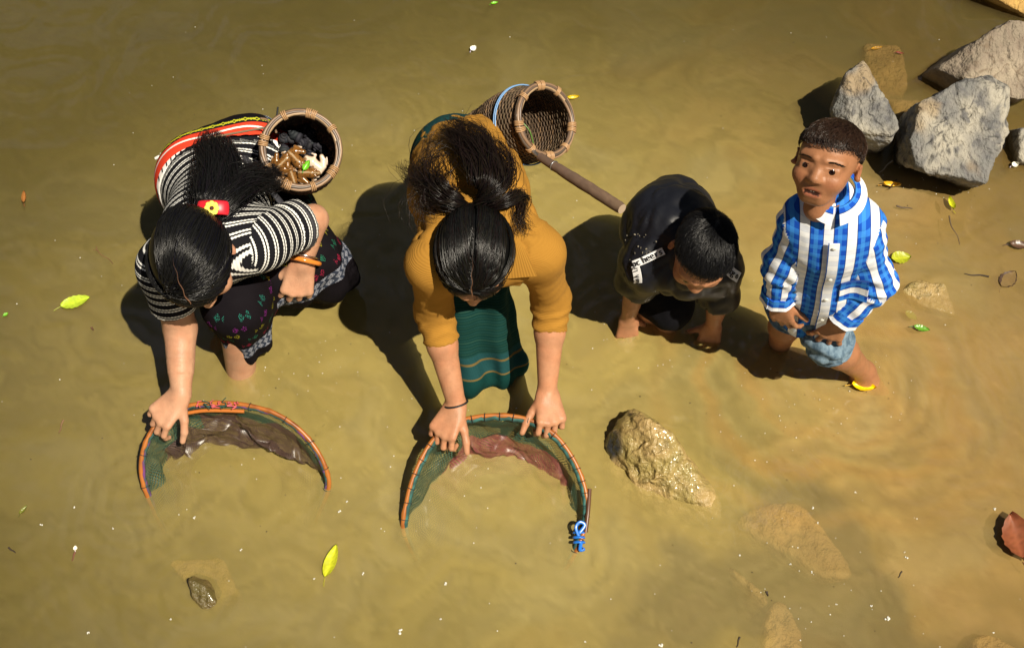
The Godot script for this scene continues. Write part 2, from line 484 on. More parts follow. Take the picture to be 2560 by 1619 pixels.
		single("sunken_slab", stone(s[0][0] - Vector3(0, 0.08, 0), flat, s[0][1], 0.08, 0.2, 9.0, 0.012, sunk_rock, 30.0 + 3.0 * k, [], 36), M.rock, s[1], "rock")
	var ph := [Vector3(1.1822, 0.0000, -0.0936), [Vector2(-0.102, 0.008), Vector2(-0.017, 0.071), Vector2(0.055, 0.057), Vector2(0.075, -0.040), Vector2(0.033, -0.081), Vector2(-0.044, -0.013)]]
	single("sunken_slab", stone(ph[0] - Vector3(0, 0.05, 0), Basis(Vector3.RIGHT, 0.12) * flat, ph[1], 0.052, 0.2, 9.0, 0.014, mud_rock, 61.0, [], 40), M.wet_rock, "brown stone barely breaking the surface right of the boy in plaid", "rock")


class MB:
	# collects one mesh: positions, normals, uvs, colours, triangles
	var V := PackedVector3Array()
	var N := PackedVector3Array()
	var U := PackedVector2Array()
	var C := PackedColorArray()
	var I := PackedInt32Array()

	func vert(p: Vector3, n: Vector3, uv := Vector2.ZERO, c := Color.WHITE) -> int:
		V.append(p)
		N.append(n)
		U.append(uv)
		C.append(c)
		return V.size() - 1

	func tri(a: int, b: int, c: int) -> void:
		var g := (V[c] - V[a]).cross(V[b] - V[a])
		if g.dot(N[a] + N[b] + N[c]) < 0.0:
			I.append_array([a, c, b])
		else:
			I.append_array([a, b, c])

	func quad(a: int, b: int, c: int, d: int) -> void:
		tri(a, b, c)
		tri(a, c, d)

	func tube(pts: PackedVector3Array, rad: PackedFloat32Array, sides: int, col: Color, tip := Color(-1, 0, 0), caps := true, flat := 1.0, up := Vector3.ZERO) -> void:
		var n := pts.size()
		var t := (pts[1] - pts[0]).normalized()
		var x := t.cross(up if up != Vector3.ZERO else (Vector3.UP if absf(t.y) < 0.9 else Vector3.RIGHT)).normalized()
		var first := V.size()
		var run := 0.0
		for i in n:
			var d := (pts[mini(i + 1, n - 1)] - pts[maxi(i - 1, 0)]).normalized()
			x = (x - d * x.dot(d)).normalized()
			var y := d.cross(x)
			if i > 0:
				run += pts[i].distance_to(pts[i - 1])
			var c := col if tip.r < 0.0 else col.lerp(tip, float(i) / (n - 1))
			for j in sides + 1:
				var a := TAU * j / sides
				var o := x * cos(a) + y * (sin(a) * flat)
				vert(pts[i] + o * rad[i], (x * cos(a) * flat + y * sin(a)).normalized(), Vector2(float(j) / sides * TAU * rad[0], run), c)
		for i in n - 1:
			for j in sides:
				var a := first + i * (sides + 1) + j
				quad(a, a + 1, a + sides + 2, a + sides + 1)
		if caps:
			for e in [0, n - 1]:
				var d := (pts[0] - pts[1]).normalized() if e == 0 else (pts[n - 1] - pts[n - 2]).normalized()
				var m := vert(pts[e], d, Vector2.ZERO, C[first + e * (sides + 1)])
				var ring := PackedInt32Array()
				for j in sides + 1:
					var q: int = first + e * (sides + 1) + j
					ring.append(vert(V[q], d, U[q], C[q]))
				for j in sides:
					tri(m, ring[j], ring[j + 1])

	func ell(c: Vector3, b: Basis, r: Vector3, col: Color, nu := 14, nv := 10, tip := Color(-1, 0, 0)) -> void:
		var first := V.size()
		for i in nv + 1:
			var f := PI * i / nv
			for j in nu + 1:
				var a := TAU * j / nu
				var d := Vector3(sin(f) * cos(a), cos(f), sin(f) * sin(a))
				vert(c + b * (d * r), (b * (d / r)).normalized(), Vector2(float(j) / nu, float(i) / nv), col if tip.r < 0.0 else col.lerp(tip, float(i) / nv))
		for i in nv:
			for j in nu:
				var a := first + i * (nu + 1) + j
				quad(a, a + 1, a + nu + 2, a + nu + 1)

	# a sheet of (nu + 1) x (nv + 1) points; normals from its neighbours
	func sheet(p: PackedVector3Array, nu: int, nv: int, uvs: PackedVector2Array, col: Color, facing := Vector3.ZERO, cols := PackedColorArray()) -> void:
		var first := V.size()
		for i in nv + 1:
			for j in nu + 1:
				var k := i * (nu + 1) + j
				var du := p[i * (nu + 1) + mini(j + 1, nu)] - p[i * (nu + 1) + maxi(j - 1, 0)]
				var dv := p[mini(i + 1, nv) * (nu + 1) + j] - p[maxi(i - 1, 0) * (nu + 1) + j]
				var n := du.cross(dv).normalized()
				if facing != Vector3.ZERO and n.dot(facing) < 0.0:
					n = -n
				vert(p[k], n, uvs[k] if uvs.size() else Vector2(float(j) / nu, float(i) / nv), cols[k] if cols.size() else col)
		for i in nv:
			for j in nu:
				var a := first + i * (nu + 1) + j
				quad(a, a + 1, a + nu + 2, a + nu + 1)

	# the same with thickness: a back sheet and rims
	func slab(p: PackedVector3Array, nu: int, nv: int, uvs: PackedVector2Array, col: Color, facing: Vector3, thick: float) -> void:
		sheet(p, nu, nv, uvs, col, facing)
		var f := V.size() - p.size()
		var b := PackedVector3Array()
		for k in p.size():
			b.append(p[k] - N[f + k] * thick)
		sheet(b, nu, nv, uvs, col, -facing)
		var g := V.size() - b.size()
		var loop := []
		for j in nu:
			loop.append(j)
		for i in nv:
			loop.append(i * (nu + 1) + nu)
		for j in range(nu, 0, -1):
			loop.append(nv * (nu + 1) + j)
		for i in range(nv, 0, -1):
			loop.append(i * (nu + 1))
		var mid := Vector3.ZERO
		for q in p:
			mid += q / p.size()
		for k in loop.size():
			var a: int = loop[k]
			var c: int = loop[(k + 1) % loop.size()]
			var e := (p[c] - p[a]).cross(N[f + a]).normalized()
			if e.dot(p[a] - mid) < 0.0:
				e = -e
			var q0 := vert(p[a], e, U[f + a], col)
			var q1 := vert(p[c], e, U[f + c], col)
			var q2 := vert(b[c], e, U[f + c], col)
			var q3 := vert(b[a], e, U[f + a], col)
			quad(q0, q1, q2, q3)

	func text(s: String, size: float, thick: float, b: Basis, at: Vector3, col: Color) -> void:
		var tm := TextMesh.new()
		var sf := SystemFont.new()
		sf.font_names = PackedStringArray(["Droid Sans"])
		sf.font_weight = 700
		tm.font = sf
		tm.text = s
		tm.font_size = 32
		tm.pixel_size = size / 32.0
		tm.depth = thick
		var a := tm.get_mesh_arrays()
		var v: PackedVector3Array = a[Mesh.ARRAY_VERTEX]
		var n: PackedVector3Array = a[Mesh.ARRAY_NORMAL]
		var ix: PackedInt32Array = a[Mesh.ARRAY_INDEX]
		var first := V.size()
		for k in v.size():
			vert(at + b * v[k], b * n[k], Vector2.ZERO, col)
		for k in range(0, ix.size(), 3):
			tri(first + ix[k], first + ix[k + 1], first + ix[k + 2])

	func mesh() -> ArrayMesh:
		var a := []
		a.resize(Mesh.ARRAY_MAX)
		a[Mesh.ARRAY_VERTEX] = V
		a[Mesh.ARRAY_NORMAL] = N
		a[Mesh.ARRAY_TEX_UV] = U
		a[Mesh.ARRAY_COLOR] = C
		a[Mesh.ARRAY_INDEX] = I
		var m := ArrayMesh.new()
		m.add_surface_from_arrays(Mesh.PRIMITIVE_TRIANGLES, a)
		return m


class Grid:
	# a distance field on a grid: capsules and ellipsoids joined with a smooth minimum, meshed as surface nets
	var o: Vector3
	var h: float
	var nx: int
	var ny: int
	var nz: int
	var d := PackedFloat32Array()

	func _init(lo: Vector3, hi: Vector3, cell: float) -> void:
		h = cell
		o = lo
		nx = int((hi.x - lo.x) / h) + 2
		ny = int((hi.y - lo.y) / h) + 2
		nz = int((hi.z - lo.z) / h) + 2
		d.resize(nx * ny * nz)
		d.fill(0.5)

	# tapered capsule; n, s: squashed along n to the share s; cut: plane (normal, distance) that ends it
	func cap(a: Vector3, b: Vector3, ra: float, rb: float, k := 0.02, n := Vector3.ZERO, s := 1.0, cut := Plane(), take := false) -> void:
		var m := maxf(ra, rb) + k + h * 2.0
		var lo := (a.min(b) - Vector3.ONE * m - o) / h
		var hi := (a.max(b) + Vector3.ONE * m - o) / h
		var x0 := clampi(int(lo.x), 0, nx - 1)
		var x1 := clampi(int(hi.x) + 1, 0, nx - 1)
		var y0 := clampi(int(lo.y), 0, ny - 1)
		var y1 := clampi(int(hi.y) + 1, 0, ny - 1)
		var z0 := clampi(int(lo.z), 0, nz - 1)
		var z1 := clampi(int(hi.z) + 1, 0, nz - 1)
		var q := 1.0 / s - 1.0
		var squash := n != Vector3.ZERO and s != 1.0
		var cutting := cut.normal != Vector3.ZERO
		var ba := b - a
		if squash:
			ba += n * (ba.dot(n) * q)
		var inv := 1.0 / maxf(ba.length_squared(), 1e-9)
		var dr := rb - ra
		for z in range(z0, z1 + 1):
			for y in range(y0, y1 + 1):
				var i := (z * ny + y) * nx + x0
				var p0 := Vector3(o.x + x0 * h, o.y + y * h, o.z + z * h) - a
				for x in range(x0, x1 + 1):
					var p := p0
					p0.x += h
					var e: float
					if squash:
						var w := p + n * (p.dot(n) * q)
						var t := clampf(w.dot(ba) * inv, 0.0, 1.0)
						e = (w - ba * t).length() - ra - dr * t
					else:
						var t := clampf(p.dot(ba) * inv, 0.0, 1.0)
						e = (p - ba * t).length() - ra - dr * t
					if cutting:
						e = maxf(e, cut.distance_to(p + a))
					var c := d[i]
					if take:
						e = -e
						var g := k - absf(c - e)
						d[i] = maxf(c, e) + (g * g * 0.25 / k if g > 0.0 else 0.0)
					else:
						var g := k - absf(c - e)
						d[i] = minf(c, e) - (g * g * 0.25 / k if g > 0.0 else 0.0)
					i += 1

	func ell(c: Vector3, b: Basis, r: Vector3, k := 0.015, take := false) -> void:
		var m := maxf(r.x, maxf(r.y, r.z)) + k + h * 2.0
		var lo := (c - Vector3.ONE * m - o) / h
		var hi := (c + Vector3.ONE * m - o) / h
		var bi := b.inverse()
		var rm := minf(r.x, minf(r.y, r.z))
		for z in range(clampi(int(lo.z), 0, nz - 1), clampi(int(hi.z) + 1, 0, nz - 1) + 1):
			for y in range(clampi(int(lo.y), 0, ny - 1), clampi(int(hi.y) + 1, 0, ny - 1) + 1):
				for x in range(clampi(int(lo.x), 0, nx - 1), clampi(int(hi.x) + 1, 0, nx - 1) + 1):
					var i := (z * ny + y) * nx + x
					var p := bi * (Vector3(o.x + x * h, o.y + y * h, o.z + z * h) - c)
					var k0 := (p / r).length()
					var k1 := (p / (r * r)).length()
					var e := k0 * (k0 - 1.0) / k1 if k1 > 1e-6 else -rm
					var f := d[i]
					if take:
						e = -e
						var g := k - absf(f - e)
						d[i] = maxf(f, e) + (g * g * 0.25 / k if g > 0.0 else 0.0)
					else:
						var g := k - absf(f - e)
						d[i] = minf(f, e) - (g * g * 0.25 / k if g > 0.0 else 0.0)

	func trim(cut: Plane) -> void:
		for z in nz:
			for y in ny:
				var i := (z * ny + y) * nx
				for x in nx:
					d[i] = maxf(d[i], cut.distance_to(Vector3(o.x + x * h, o.y + y * h, o.z + z * h)))
					i += 1

	func at(p: Vector3) -> float:
		var q := (p - o) / h
		if q.x < 0.0 or q.y < 0.0 or q.z < 0.0 or q.x >= nx - 1 or q.y >= ny - 1 or q.z >= nz - 1:
			return 0.5
		var x := int(q.x)
		var y := int(q.y)
		var z := int(q.z)
		var f := q - Vector3(x, y, z)
		var i := (z * ny + y) * nx + x
		var s := ny * nx
		return lerpf(lerpf(lerpf(d[i], d[i + 1], f.x), lerpf(d[i + nx], d[i + nx + 1], f.x), f.y), lerpf(lerpf(d[i + s], d[i + s + 1], f.x), lerpf(d[i + s + nx], d[i + s + nx + 1], f.x), f.y), f.z)

	# the point where a line from p along dir meets the surface
	func meet(p: Vector3, dir: Vector3, reach := 0.5) -> Vector3:
		var t := 0.0
		for i in 220:
			var e := at(p + dir * t)
			if e < 0.0005:
				break
			t += clampf(e * 0.7, 0.0008, 0.02)
			if t > reach:
				break
		return p + dir * t

	# [vertices, triangles, normals]
	func nets() -> Array:
		var v := PackedVector3Array()
		var tr := PackedInt32Array()
		var ids := PackedInt32Array()
		ids.resize(d.size())
		ids.fill(-1)
		var s := nx * ny
		var far := h * 3.4
		var co := [0, 1, nx, nx + 1, s, s + 1, s + nx, s + nx + 1]
		for z in nz - 1:
			for y in ny - 1:
				var i := (z * ny + y) * nx - 1
				for x in nx - 1:
					i += 1
					var d0 := d[i]
					if absf(d0) > far:
						continue
					var c := PackedFloat32Array([d0, d[i + 1], d[i + nx], d[i + nx + 1], d[i + s], d[i + s + 1], d[i + s + nx], d[i + s + nx + 1]])
					var inside := 0
					for k in 8:
						if c[k] < 0.0:
							inside += 1
					if inside == 0 or inside == 8:
						continue
					var sum := Vector3.ZERO
					var cnt := 0
					for k in 8:
						for ax in 3:
							if k & (1 << ax):
								continue
							var m := k | (1 << ax)
							if (c[k] < 0.0) != (c[m] < 0.0):
								var t := c[k] / (c[k] - c[m])
								var p := Vector3(k & 1, (k >> 1) & 1, (k >> 2) & 1)
								p[ax] += t
								sum += p
								cnt += 1
					ids[i] = v.size()
					v.append(o + (Vector3(x, y, z) + sum / cnt) * h)
		for z in range(1, nz - 1):
			for y in range(1, ny - 1):
				var i := (z * ny + y) * nx
				for x in range(1, nx - 1):
					i += 1
					if ids[i] < 0:
						continue
					var a := d[i] < 0.0
					if a != (d[i + 1] < 0.0):
						_face(tr, ids, i, i - nx, i - nx - s, i - s, a)
					if a != (d[i + nx] < 0.0):
						_face(tr, ids, i, i - s, i - s - 1, i - 1, a)
					if a != (d[i + s] < 0.0):
						_face(tr, ids, i, i - 1, i - 1 - nx, i - nx, a)
		return [v, tr]

	func _face(tr: PackedInt32Array, ids: PackedInt32Array, a: int, b: int, c: int, e: int, flip: bool) -> void:
		var i := ids[a]
		var j := ids[b]
		var k := ids[c]
		var l := ids[e]
		if i < 0 or j < 0 or k < 0 or l < 0:
			return
		if flip:
			tr.append_array([i, j, k, i, k, l])
		else:
			tr.append_array([i, k, j, i, l, k])


static func smooth_normals(v: PackedVector3Array, tr: PackedInt32Array) -> PackedVector3Array:
	var n := PackedVector3Array()
	n.resize(v.size())
	for k in range(0, tr.size(), 3):
		var f := (v[tr[k + 2]] - v[tr[k]]).cross(v[tr[k + 1]] - v[tr[k]])
		n[tr[k]] += f
		n[tr[k + 1]] += f
		n[tr[k + 2]] += f
	for k in n.size():
		n[k] = n[k].normalized()
	return n


# skin: adds a grid's surface to a mesh, coloured by tint(p, n)
func add_skin(mb: MB, g: Grid, tint: Callable) -> void:
	var r := g.nets()
	var v: PackedVector3Array = r[0]
	var tr: PackedInt32Array = r[1]
	var n := smooth_normals(v, tr)
	var first := mb.V.size()
	for k in v.size():
		mb.vert(v[k], n[k], Vector2(v[k].x, v[k].z), tint.call(v[k], n[k]))
	for k in tr.size():
		mb.I.append(tr[k] + first)


# cloth: bones = [[a, b, radius, reference direction, v offset, flat], ...]; each face takes its (u, v) in metres from its nearest bone;
# push(p, n, bone, u, v) moves the surface along its normal (folds)
func add_cloth(mb: MB, g: Grid, bones: Array, push = null, tint = null) -> void:
	var r := g.nets()
	var v: PackedVector3Array = r[0]
	var tr: PackedInt32Array = r[1]
	var n := smooth_normals(v, tr)
	var near := PackedInt32Array()
	near.resize(v.size())
	for k in v.size():
		var best := 1e9
		for b in bones.size():
			var bn: Array = bones[b]
			var ba: Vector3 = bn[1] - bn[0]
			var t := clampf((v[k] - bn[0]).dot(ba) / ba.length_squared(), 0.0, 1.0)
			var e: float = (v[k] - bn[0] - ba * t).length() / bn[2]
			if e < best:
				best = e
				near[k] = b
	if push != null:
		var w := v.duplicate()
		for k in v.size():
			var uv := bone_uv(bones[near[k]], v[k])
			w[k] = v[k] + n[k] * float(push.call(v[k], n[k], near[k], uv.x, uv.y))
		v = w
		n = smooth_normals(v, tr)
	var made := {}
	for k in range(0, tr.size(), 3):
		var b := near[tr[k]]
		if near[tr[k + 1]] == near[tr[k + 2]]:
			b = near[tr[k + 1]]
		var us := [bone_uv(bones[b], v[tr[k]]), bone_uv(bones[b], v[tr[k + 1]]), bone_uv(bones[b], v[tr[k + 2]])]
		for j in 3:
			var key := tr[k + j] * 16 + b
			if not made.has(key):
				made[key] = mb.vert(v[tr[k + j]], n[tr[k + j]], us[j], tint.call(v[tr[k + j]], n[tr[k + j]]) if tint != null else Color.WHITE)
			mb.I.append(made[key])


func bone_uv(bn: Array, p: Vector3) -> Vector2:
	var ax: Vector3 = (bn[1] - bn[0]).normalized()
	var q: Vector3 = p - bn[0]
	var x: Vector3 = bn[3]
	x = (x - ax * x.dot(ax)).normalized()
	if bn[5]:
		return Vector2(q.dot(ax.cross(x)), q.dot(ax) + bn[4])
	return Vector2(atan2(q.dot(ax.cross(x)), q.dot(x)) * bn[2], q.dot(ax) + bn[4])


func lerp3(a: Array, t: float) -> Vector3:
	# Catmull-Rom through the points of a
	var n := a.size() - 1
	var f := clampf(t, 0.0, 1.0) * n
	var i := mini(int(f), n - 1)
	f -= i
	var p0: Vector3 = a[maxi(i - 1, 0)]
	var p1: Vector3 = a[i]
	var p2: Vector3 = a[i + 1]
	var p3: Vector3 = a[mini(i + 2, n)]
	return 0.5 * ((2.0 * p1) + (p2 - p0) * f + (2.0 * p0 - 5.0 * p1 + 4.0 * p2 - p3) * f * f + (3.0 * p1 - p0 - 3.0 * p2 + p3) * f * f * f)


func even(n: int, r: float) -> PackedFloat32Array:
	var a := PackedFloat32Array()
	a.resize(n)
	a.fill(r)
	return a


func curve(a: Array, n: int) -> PackedVector3Array:
	var p := PackedVector3Array()
	for i in n:
		p.append(lerp3(a, float(i) / (n - 1)))
	return p


func lin(r: float, g: float, b: float, a := 1.0) -> Color:
	# a real-world base colour as an sRGB albedo
	var c := Color(r, g, b).linear_to_srgb()
	c.a = a
	return c


func mat(c: Color, rough := 0.8, vc := false) -> StandardMaterial3D:
	var m := StandardMaterial3D.new()
	m.albedo_color = c
	m.roughness = rough
	m.vertex_color_use_as_albedo = vc
	return m


func picture(w: int, hgt: int, f: Callable) -> ImageTexture:
	var im := Image.create(w, hgt, false, Image.FORMAT_RGBA8)
	for y in hgt:
		for x in w:
			im.set_pixel(x, y, f.call(float(x) / w, float(y) / hgt))
	return ImageTexture.create_from_image(im)


func put(called: String, mb: MB, m: Material, parent: Node) -> MeshInstance3D:
	var o := MeshInstance3D.new()
	o.name = called
	o.mesh = mb.mesh()
	o.material_override = m
	parent.add_child(o, true)
	return o


func numbered(called: String) -> String:
	var s := called
	var k := 0
	while has_node(NodePath(s)):
		k += 1
		s = "%s_%03d" % [called, k]
	return s


func tag(o: Node, label: String, category: String, group := "") -> void:
	o.set_meta("label", label)
	o.set_meta("category", category)
	if group:
		o.set_meta("group", group)


func thing(called: String, label: String, category: String, group := "") -> Node3D:
	var o := Node3D.new()
	o.name = numbered(called)
	add_child(o)
	tag(o, label, category, group)
	return o


func single(called: String, mb: MB, m: Material, label: String, category: String, group := "") -> MeshInstance3D:
	var o := put(numbered(called), mb, m, self)
	tag(o, label, category, group)
	return o


# ---------------------------------------------------------------- people

func skin_tint(base: Color) -> Callable:
	return func(p: Vector3, _n: Vector3) -> Color:
		var k := 1.0 + 0.14 * nz.get_noise_3dv(p * 9.0) + 0.15 * nz.get_noise_3dv(p * 34.0) + 0.08 * nz.get_noise_3dv(p * 120.0)
		var rd := 0.10 * nz.get_noise_3dv(p * 16.0 + Vector3(5, 5, 5))
		return Color(base.r * k, base.g * k * (1.0 - rd), base.b * k * (1.0 - rd * 1.5))


# a hand: wrist, direction of the fingers, direction out of the back of the hand, side of the thumb, size, bend of each finger (thumb first)
func hand(mb: MB, wrist: Vector3, dir: Vector3, back: Vector3, side: float, s: float, bend: Array, tint: Callable, spread := 0.12, thumb_out := 0.8, arm := Vector3.ZERO, arm_r := 0.03) -> void:
	var y := dir.normalized()
	var z := (back - y * back.dot(y)).normalized()
	var x := y.cross(z) * side
	var at := func(a: float, b: float, c: float) -> Vector3: return wrist + (x * a + y * b + z * c) * s
	var g := Grid.new(wrist - Vector3.ONE * 0.19 * s, wrist + Vector3.ONE * 0.19 * s, 0.0034)
	g.cap(arm, wrist, arm_r, 0.0255 * s, 0.012)
	var lens := [0.072, 0.080, 0.074, 0.057]
	g.cap(wrist, at.call(0, 0.016, 0), 0.0255 * s, 0.026 * s, 0.012, z, 0.8)
	for i in 4:
		var fx := 0.033 - 0.0215 * i
		var ky: float = [0.086, 0.091, 0.087, 0.079][i]
		var k0: Vector3 = at.call(fx, ky, 0.002)
		g.cap(at.call(fx * 0.55, 0.014, 0.0), k0, 0.0165 * s, 0.0125 * s, 0.012, z, 0.78)
		var ang: float = bend[i + 1] * 0.75
		var p := k0
		var side_lean := (0.033 - 0.0215 * i) / 0.033 * spread
		for q in 3:
			var f: Vector3 = y * cos(ang) - z * sin(ang) + x * side_lean * cos(ang)
			var e: Vector3 = p + f.normalized() * float(lens[i]) * [0.47, 0.30, 0.25][q] * s
			g.cap(p, e, (0.0090 - 0.0008 * q) * s, (0.0083 - 0.0009 * q) * s, 0.003)
			p = e
			ang += bend[i + 1] * [1.0, 0.7, 0.4][q]
	var t0: Vector3 = at.call(0.018, 0.022, -0.006)
	var lean: float = thumb_out
	for q in 3:
		var a: float = lean - bend[0] * 0.45 * q
		var f: Vector3 = x * sin(a) + y * cos(a) - z * (0.28 + 0.22 * bend[0] * q)
		var e: Vector3 = t0 + f.normalized() * [0.044, 0.033, 0.028][q] * s
		g.cap(t0, e, [0.0165, 0.0112, 0.0102][q] * s, [0.012, 0.0104, 0.0082][q] * s, 0.009 if q == 0 else 0.004)
		t0 = e
	add_skin(mb, g, tint)


# a head in its own axes (+y crown, +z face, +x its left), put in place by f; s = 1 is an adult's
func head(mb: MB, f: Transform3D, s: float, base: Color, child: bool, open_mouth: float) -> void:
	var b := f.basis
	var at := func(x: float, y: float, z: float) -> Vector3: return f * (Vector3(x, y, z) * s)
	var g := Grid.new(f.origin - Vector3.ONE * 0.165 * s, f.origin + Vector3.ONE * 0.165 * s, 0.0030 if open_mouth > 0.0 else 0.0038 * maxf(s, 0.8))
	g.ell(at.call(0, 0.032, -0.012), b, Vector3(0.075, 0.087, 0.094) * s, 0.01)
	if child:
		g.ell(at.call(0, -0.012, 0.026), b, Vector3(0.066, 0.078, 0.062) * s, 0.02)
		g.ell(at.call(0, -0.046, 0.032), b, Vector3(0.055, 0.050, 0.052) * s, 0.02)
		g.cap(at.call(-0.014, -0.090, 0.052), at.call(0.014, -0.090, 0.052), 0.021 * s, 0.021 * s, 0.03)
	else:
		g.ell(at.call(0, -0.022, 0.030), b, Vector3(0.061, 0.082, 0.060) * s, 0.02)
		g.ell(at.call(0, -0.058, 0.034), b, Vector3(0.050, 0.052, 0.050) * s, 0.02)
		g.cap(at.call(-0.018, -0.096, 0.056), at.call(0.018, -0.096, 0.056), 0.022 * s, 0.022 * s, 0.03)
	for e in [-1.0, 1.0]:
		g.ell(at.call(e * 0.036, -0.032, 0.062), b, Vector3(0.028, 0.026, 0.024) * s, 0.02)
		g.cap(at.call(e * 0.014, 0.030, 0.088), at.call(e * 0.050, 0.026, 0.066), (0.006 if child else 0.011) * s, (0.006 if child else 0.009) * s, 0.018)
		g.ell(at.call(e * 0.032, 0.003, 0.097 if child else 0.094), b, Vector3(0.019, 0.012, 0.014) * s, 0.014, true)
		# lids
		g.cap(at.call(e * 0.018, 0.0066, 0.0840), at.call(e * 0.047, 0.0052, 0.0750), 0.0060 * s, 0.0055 * s, 0.005)
		g.cap(at.call(e * 0.018, -0.0062, 0.0835), at.call(e * 0.045, -0.0055, 0.0752), 0.0055 * s, 0.0055 * s, 0.006)
		# nostril wings and ears
		g.ell(at.call(e * 0.0125, -0.032 if child else -0.036, 0.091 if child else 0.094), b, Vector3(0.0090, 0.0072, 0.0095) * s, 0.008)
		var eb := b * Basis(Vector3.UP, e * (0.75 if child else 0.5))
		g.ell(at.call(e * 0.083, -0.006, -0.014), eb, Vector3(0.0075, 0.027, 0.019) * s, 0.006)
		g.ell(at.call(e * 0.081, -0.022, -0.006), eb, Vector3(0.0050, 0.009, 0.008) * s, 0.006)
		g.ell(at.call(e * 0.091, -0.001, -0.008), eb, Vector3(0.0060, 0.020, 0.0105) * s, 0.005, true)
	g.cap(at.call(0, 0.008, 0.082), at.call(0, -0.026 if child else -0.030, 0.100 if child else 0.105), 0.0070 * s, (0.0112 if child else 0.0115) * s, 0.014)
	for e in [-1.0, 1.0]:
		g.ell(at.call(e * 0.006, -0.036 if child else -0.041, 0.098 if child else 0.101), b, Vector3(0.0035, 0.003, 0.004) * s, 0.002, true)
	var gape := open_mouth * 0.0050
	g.cap(at.call(-0.022, -0.064 + gape * 0.4, 0.0765 if child else 0.0795), at.call(0.022, -0.064 + gape * 0.4, 0.0765 if child else 0.0795), 0.0050 * s, 0.0050 * s, 0.009)
	g.cap(at.call(-0.016, -0.0745 - gape, 0.0780), at.call(0.016, -0.0745 - gape, 0.0780), 0.0056 * s, 0.0056 * s, 0.008)
	g.cap(at.call(-0.020, -0.0695 - gape * 0.3, 0.0870), at.call(0.020, -0.0695 - gape * 0.3, 0.0870), (0.0014 + gape * 0.75) * s, (0.0014 + gape * 0.75) * s, 0.002, Vector3.ZERO, 1.0, Plane(), true)
	g.cap(at.call(0, -0.075, -0.030), at.call(0, -0.150, -0.045), (0.040 if child else 0.050) * s, (0.038 if child else 0.052) * s, 0.03)
	var inv := f.affine_inverse()
	add_skin(mb, g, func(p: Vector3, _n: Vector3) -> Color:
		var q := inv * p / s
		var k := 1.0 + 0.10 * nz.get_noise_3dv(p * 40.0) + 0.05 * nz.get_noise_3dv(p * 130.0)
		var c := Color(base.r * k, base.g * k, base.b * k)
		var lip := smoothstep(0.0, 1.0, 1.4 - Vector2(q.x / 0.021, (q.y + 0.0695 + gape * 0.4) / (0.0095 + gape)).length()) if q.z > 0.072 else 0.0
		c = c.lerp(Color(base.r * 1.02, base.g * 0.74, base.b * 0.86), clampf(lip * 1.8, 0.0, 0.9))
		if open_mouth > 0.0 and q.z < 0.0845 and q.z > 0.06 and absf(q.x) < 0.02 and absf(q.y + 0.0725) < 0.008:
			c = Color(0.03, 0.008, 0.006)
		var blush := exp(-(Vector2(absf(q.x) - 0.042, q.y + 0.035) / 0.02).length_squared()) if q.z > 0.03 else 0.0
		return c.lerp(Color(base.r * 1.02, base.g * 0.80, base.b * 0.78), blush * 0.5 + (0.35 if absf(q.x) > 0.076 and q.y < 0.03 else 0.0)))


func eyes(parent: Node, f: Transform3D, s: float, gaze: Vector3) -> void:
	for e in [-1.0, 1.0]:
		var mb := MB.new()
		var big := 0.0142 if s < 0.95 else 0.0136
		var c := f * (Vector3(e * 0.0318, 0.0004, 0.0734) * s)
		var zz := (f.basis.inverse() * gaze).normalized()
		var fb := f.basis * Basis.looking_at(-zz, Vector3.UP)
		var nu := 20
		var nv := 16
		for i in nv + 1:
			var a := PI * i / nv
			for j in nu + 1:
				var t := TAU * j / nu
				var d := Vector3(sin(a) * cos(t), sin(a) * sin(t), cos(a))
				var col := Color(0.30, 0.26, 0.235)
				if a < 0.36:
					col = Color(0.004, 0.003, 0.003)
				elif a < 0.82:
					col = Color(0.022, 0.011, 0.006)
				mb.vert(c + fb * d * big * s, fb * d, Vector2.ZERO, col)
		for i in nv:
			for j in nu:
				var a := i * (nu + 1) + j
				mb.quad(a, a + 1, a + nu + 2, a + nu + 1)
		put("eye", mb, M.eye, parent)
		# the dark line of the lashes
		mb = MB.new()
		var lash := PackedVector3Array()
		for k in 9:
			var u := k / 8.0
			lash.append(f * (Vector3(e * lerpf(0.0165, 0.0485, u), 0.0042 + 0.0035 * sin(PI * u) - 0.001 * u, lerpf(0.0875, 0.0770, u) + 0.0028 * sin(PI * u)) * s))
		mb.tube(lash, even(9, 0.0011 * s), 5, Color(0.010, 0.006, 0.005))
		put("eyelashes", mb, M.hair, parent)


# where a direction in the head's axes meets the scalp
func scalp(f: Transform3D, s: float, d: Vector3, off: float) -> Vector3:
	var n := d.normalized()
	var r := Vector3(0.0765, 0.0885, 0.0955)
	# the head narrows from the temples to the cheeks
	r.x *= 1.0 - 0.20 * smoothstep(0.15, -0.30, n.y) * smoothstep(-0.2, 0.5, n.z)
	var k := 1.0 / (n / r).length()
	return f * (Vector3(0, 0.032, -0.012) * s + n * (k * s + off))


func strand(mb: MB, p: PackedVector3Array, r: float, col: Color, tip := Color(-1, 0, 0)) -> void:
	var rad := PackedFloat32Array()
	var n := p.size()
	for i in n:
		var t := float(i) / (n - 1)
		rad.append(r * (1.0 - 0.75 * t * t))
	mb.tube(p, rad, 3, col, tip, false)


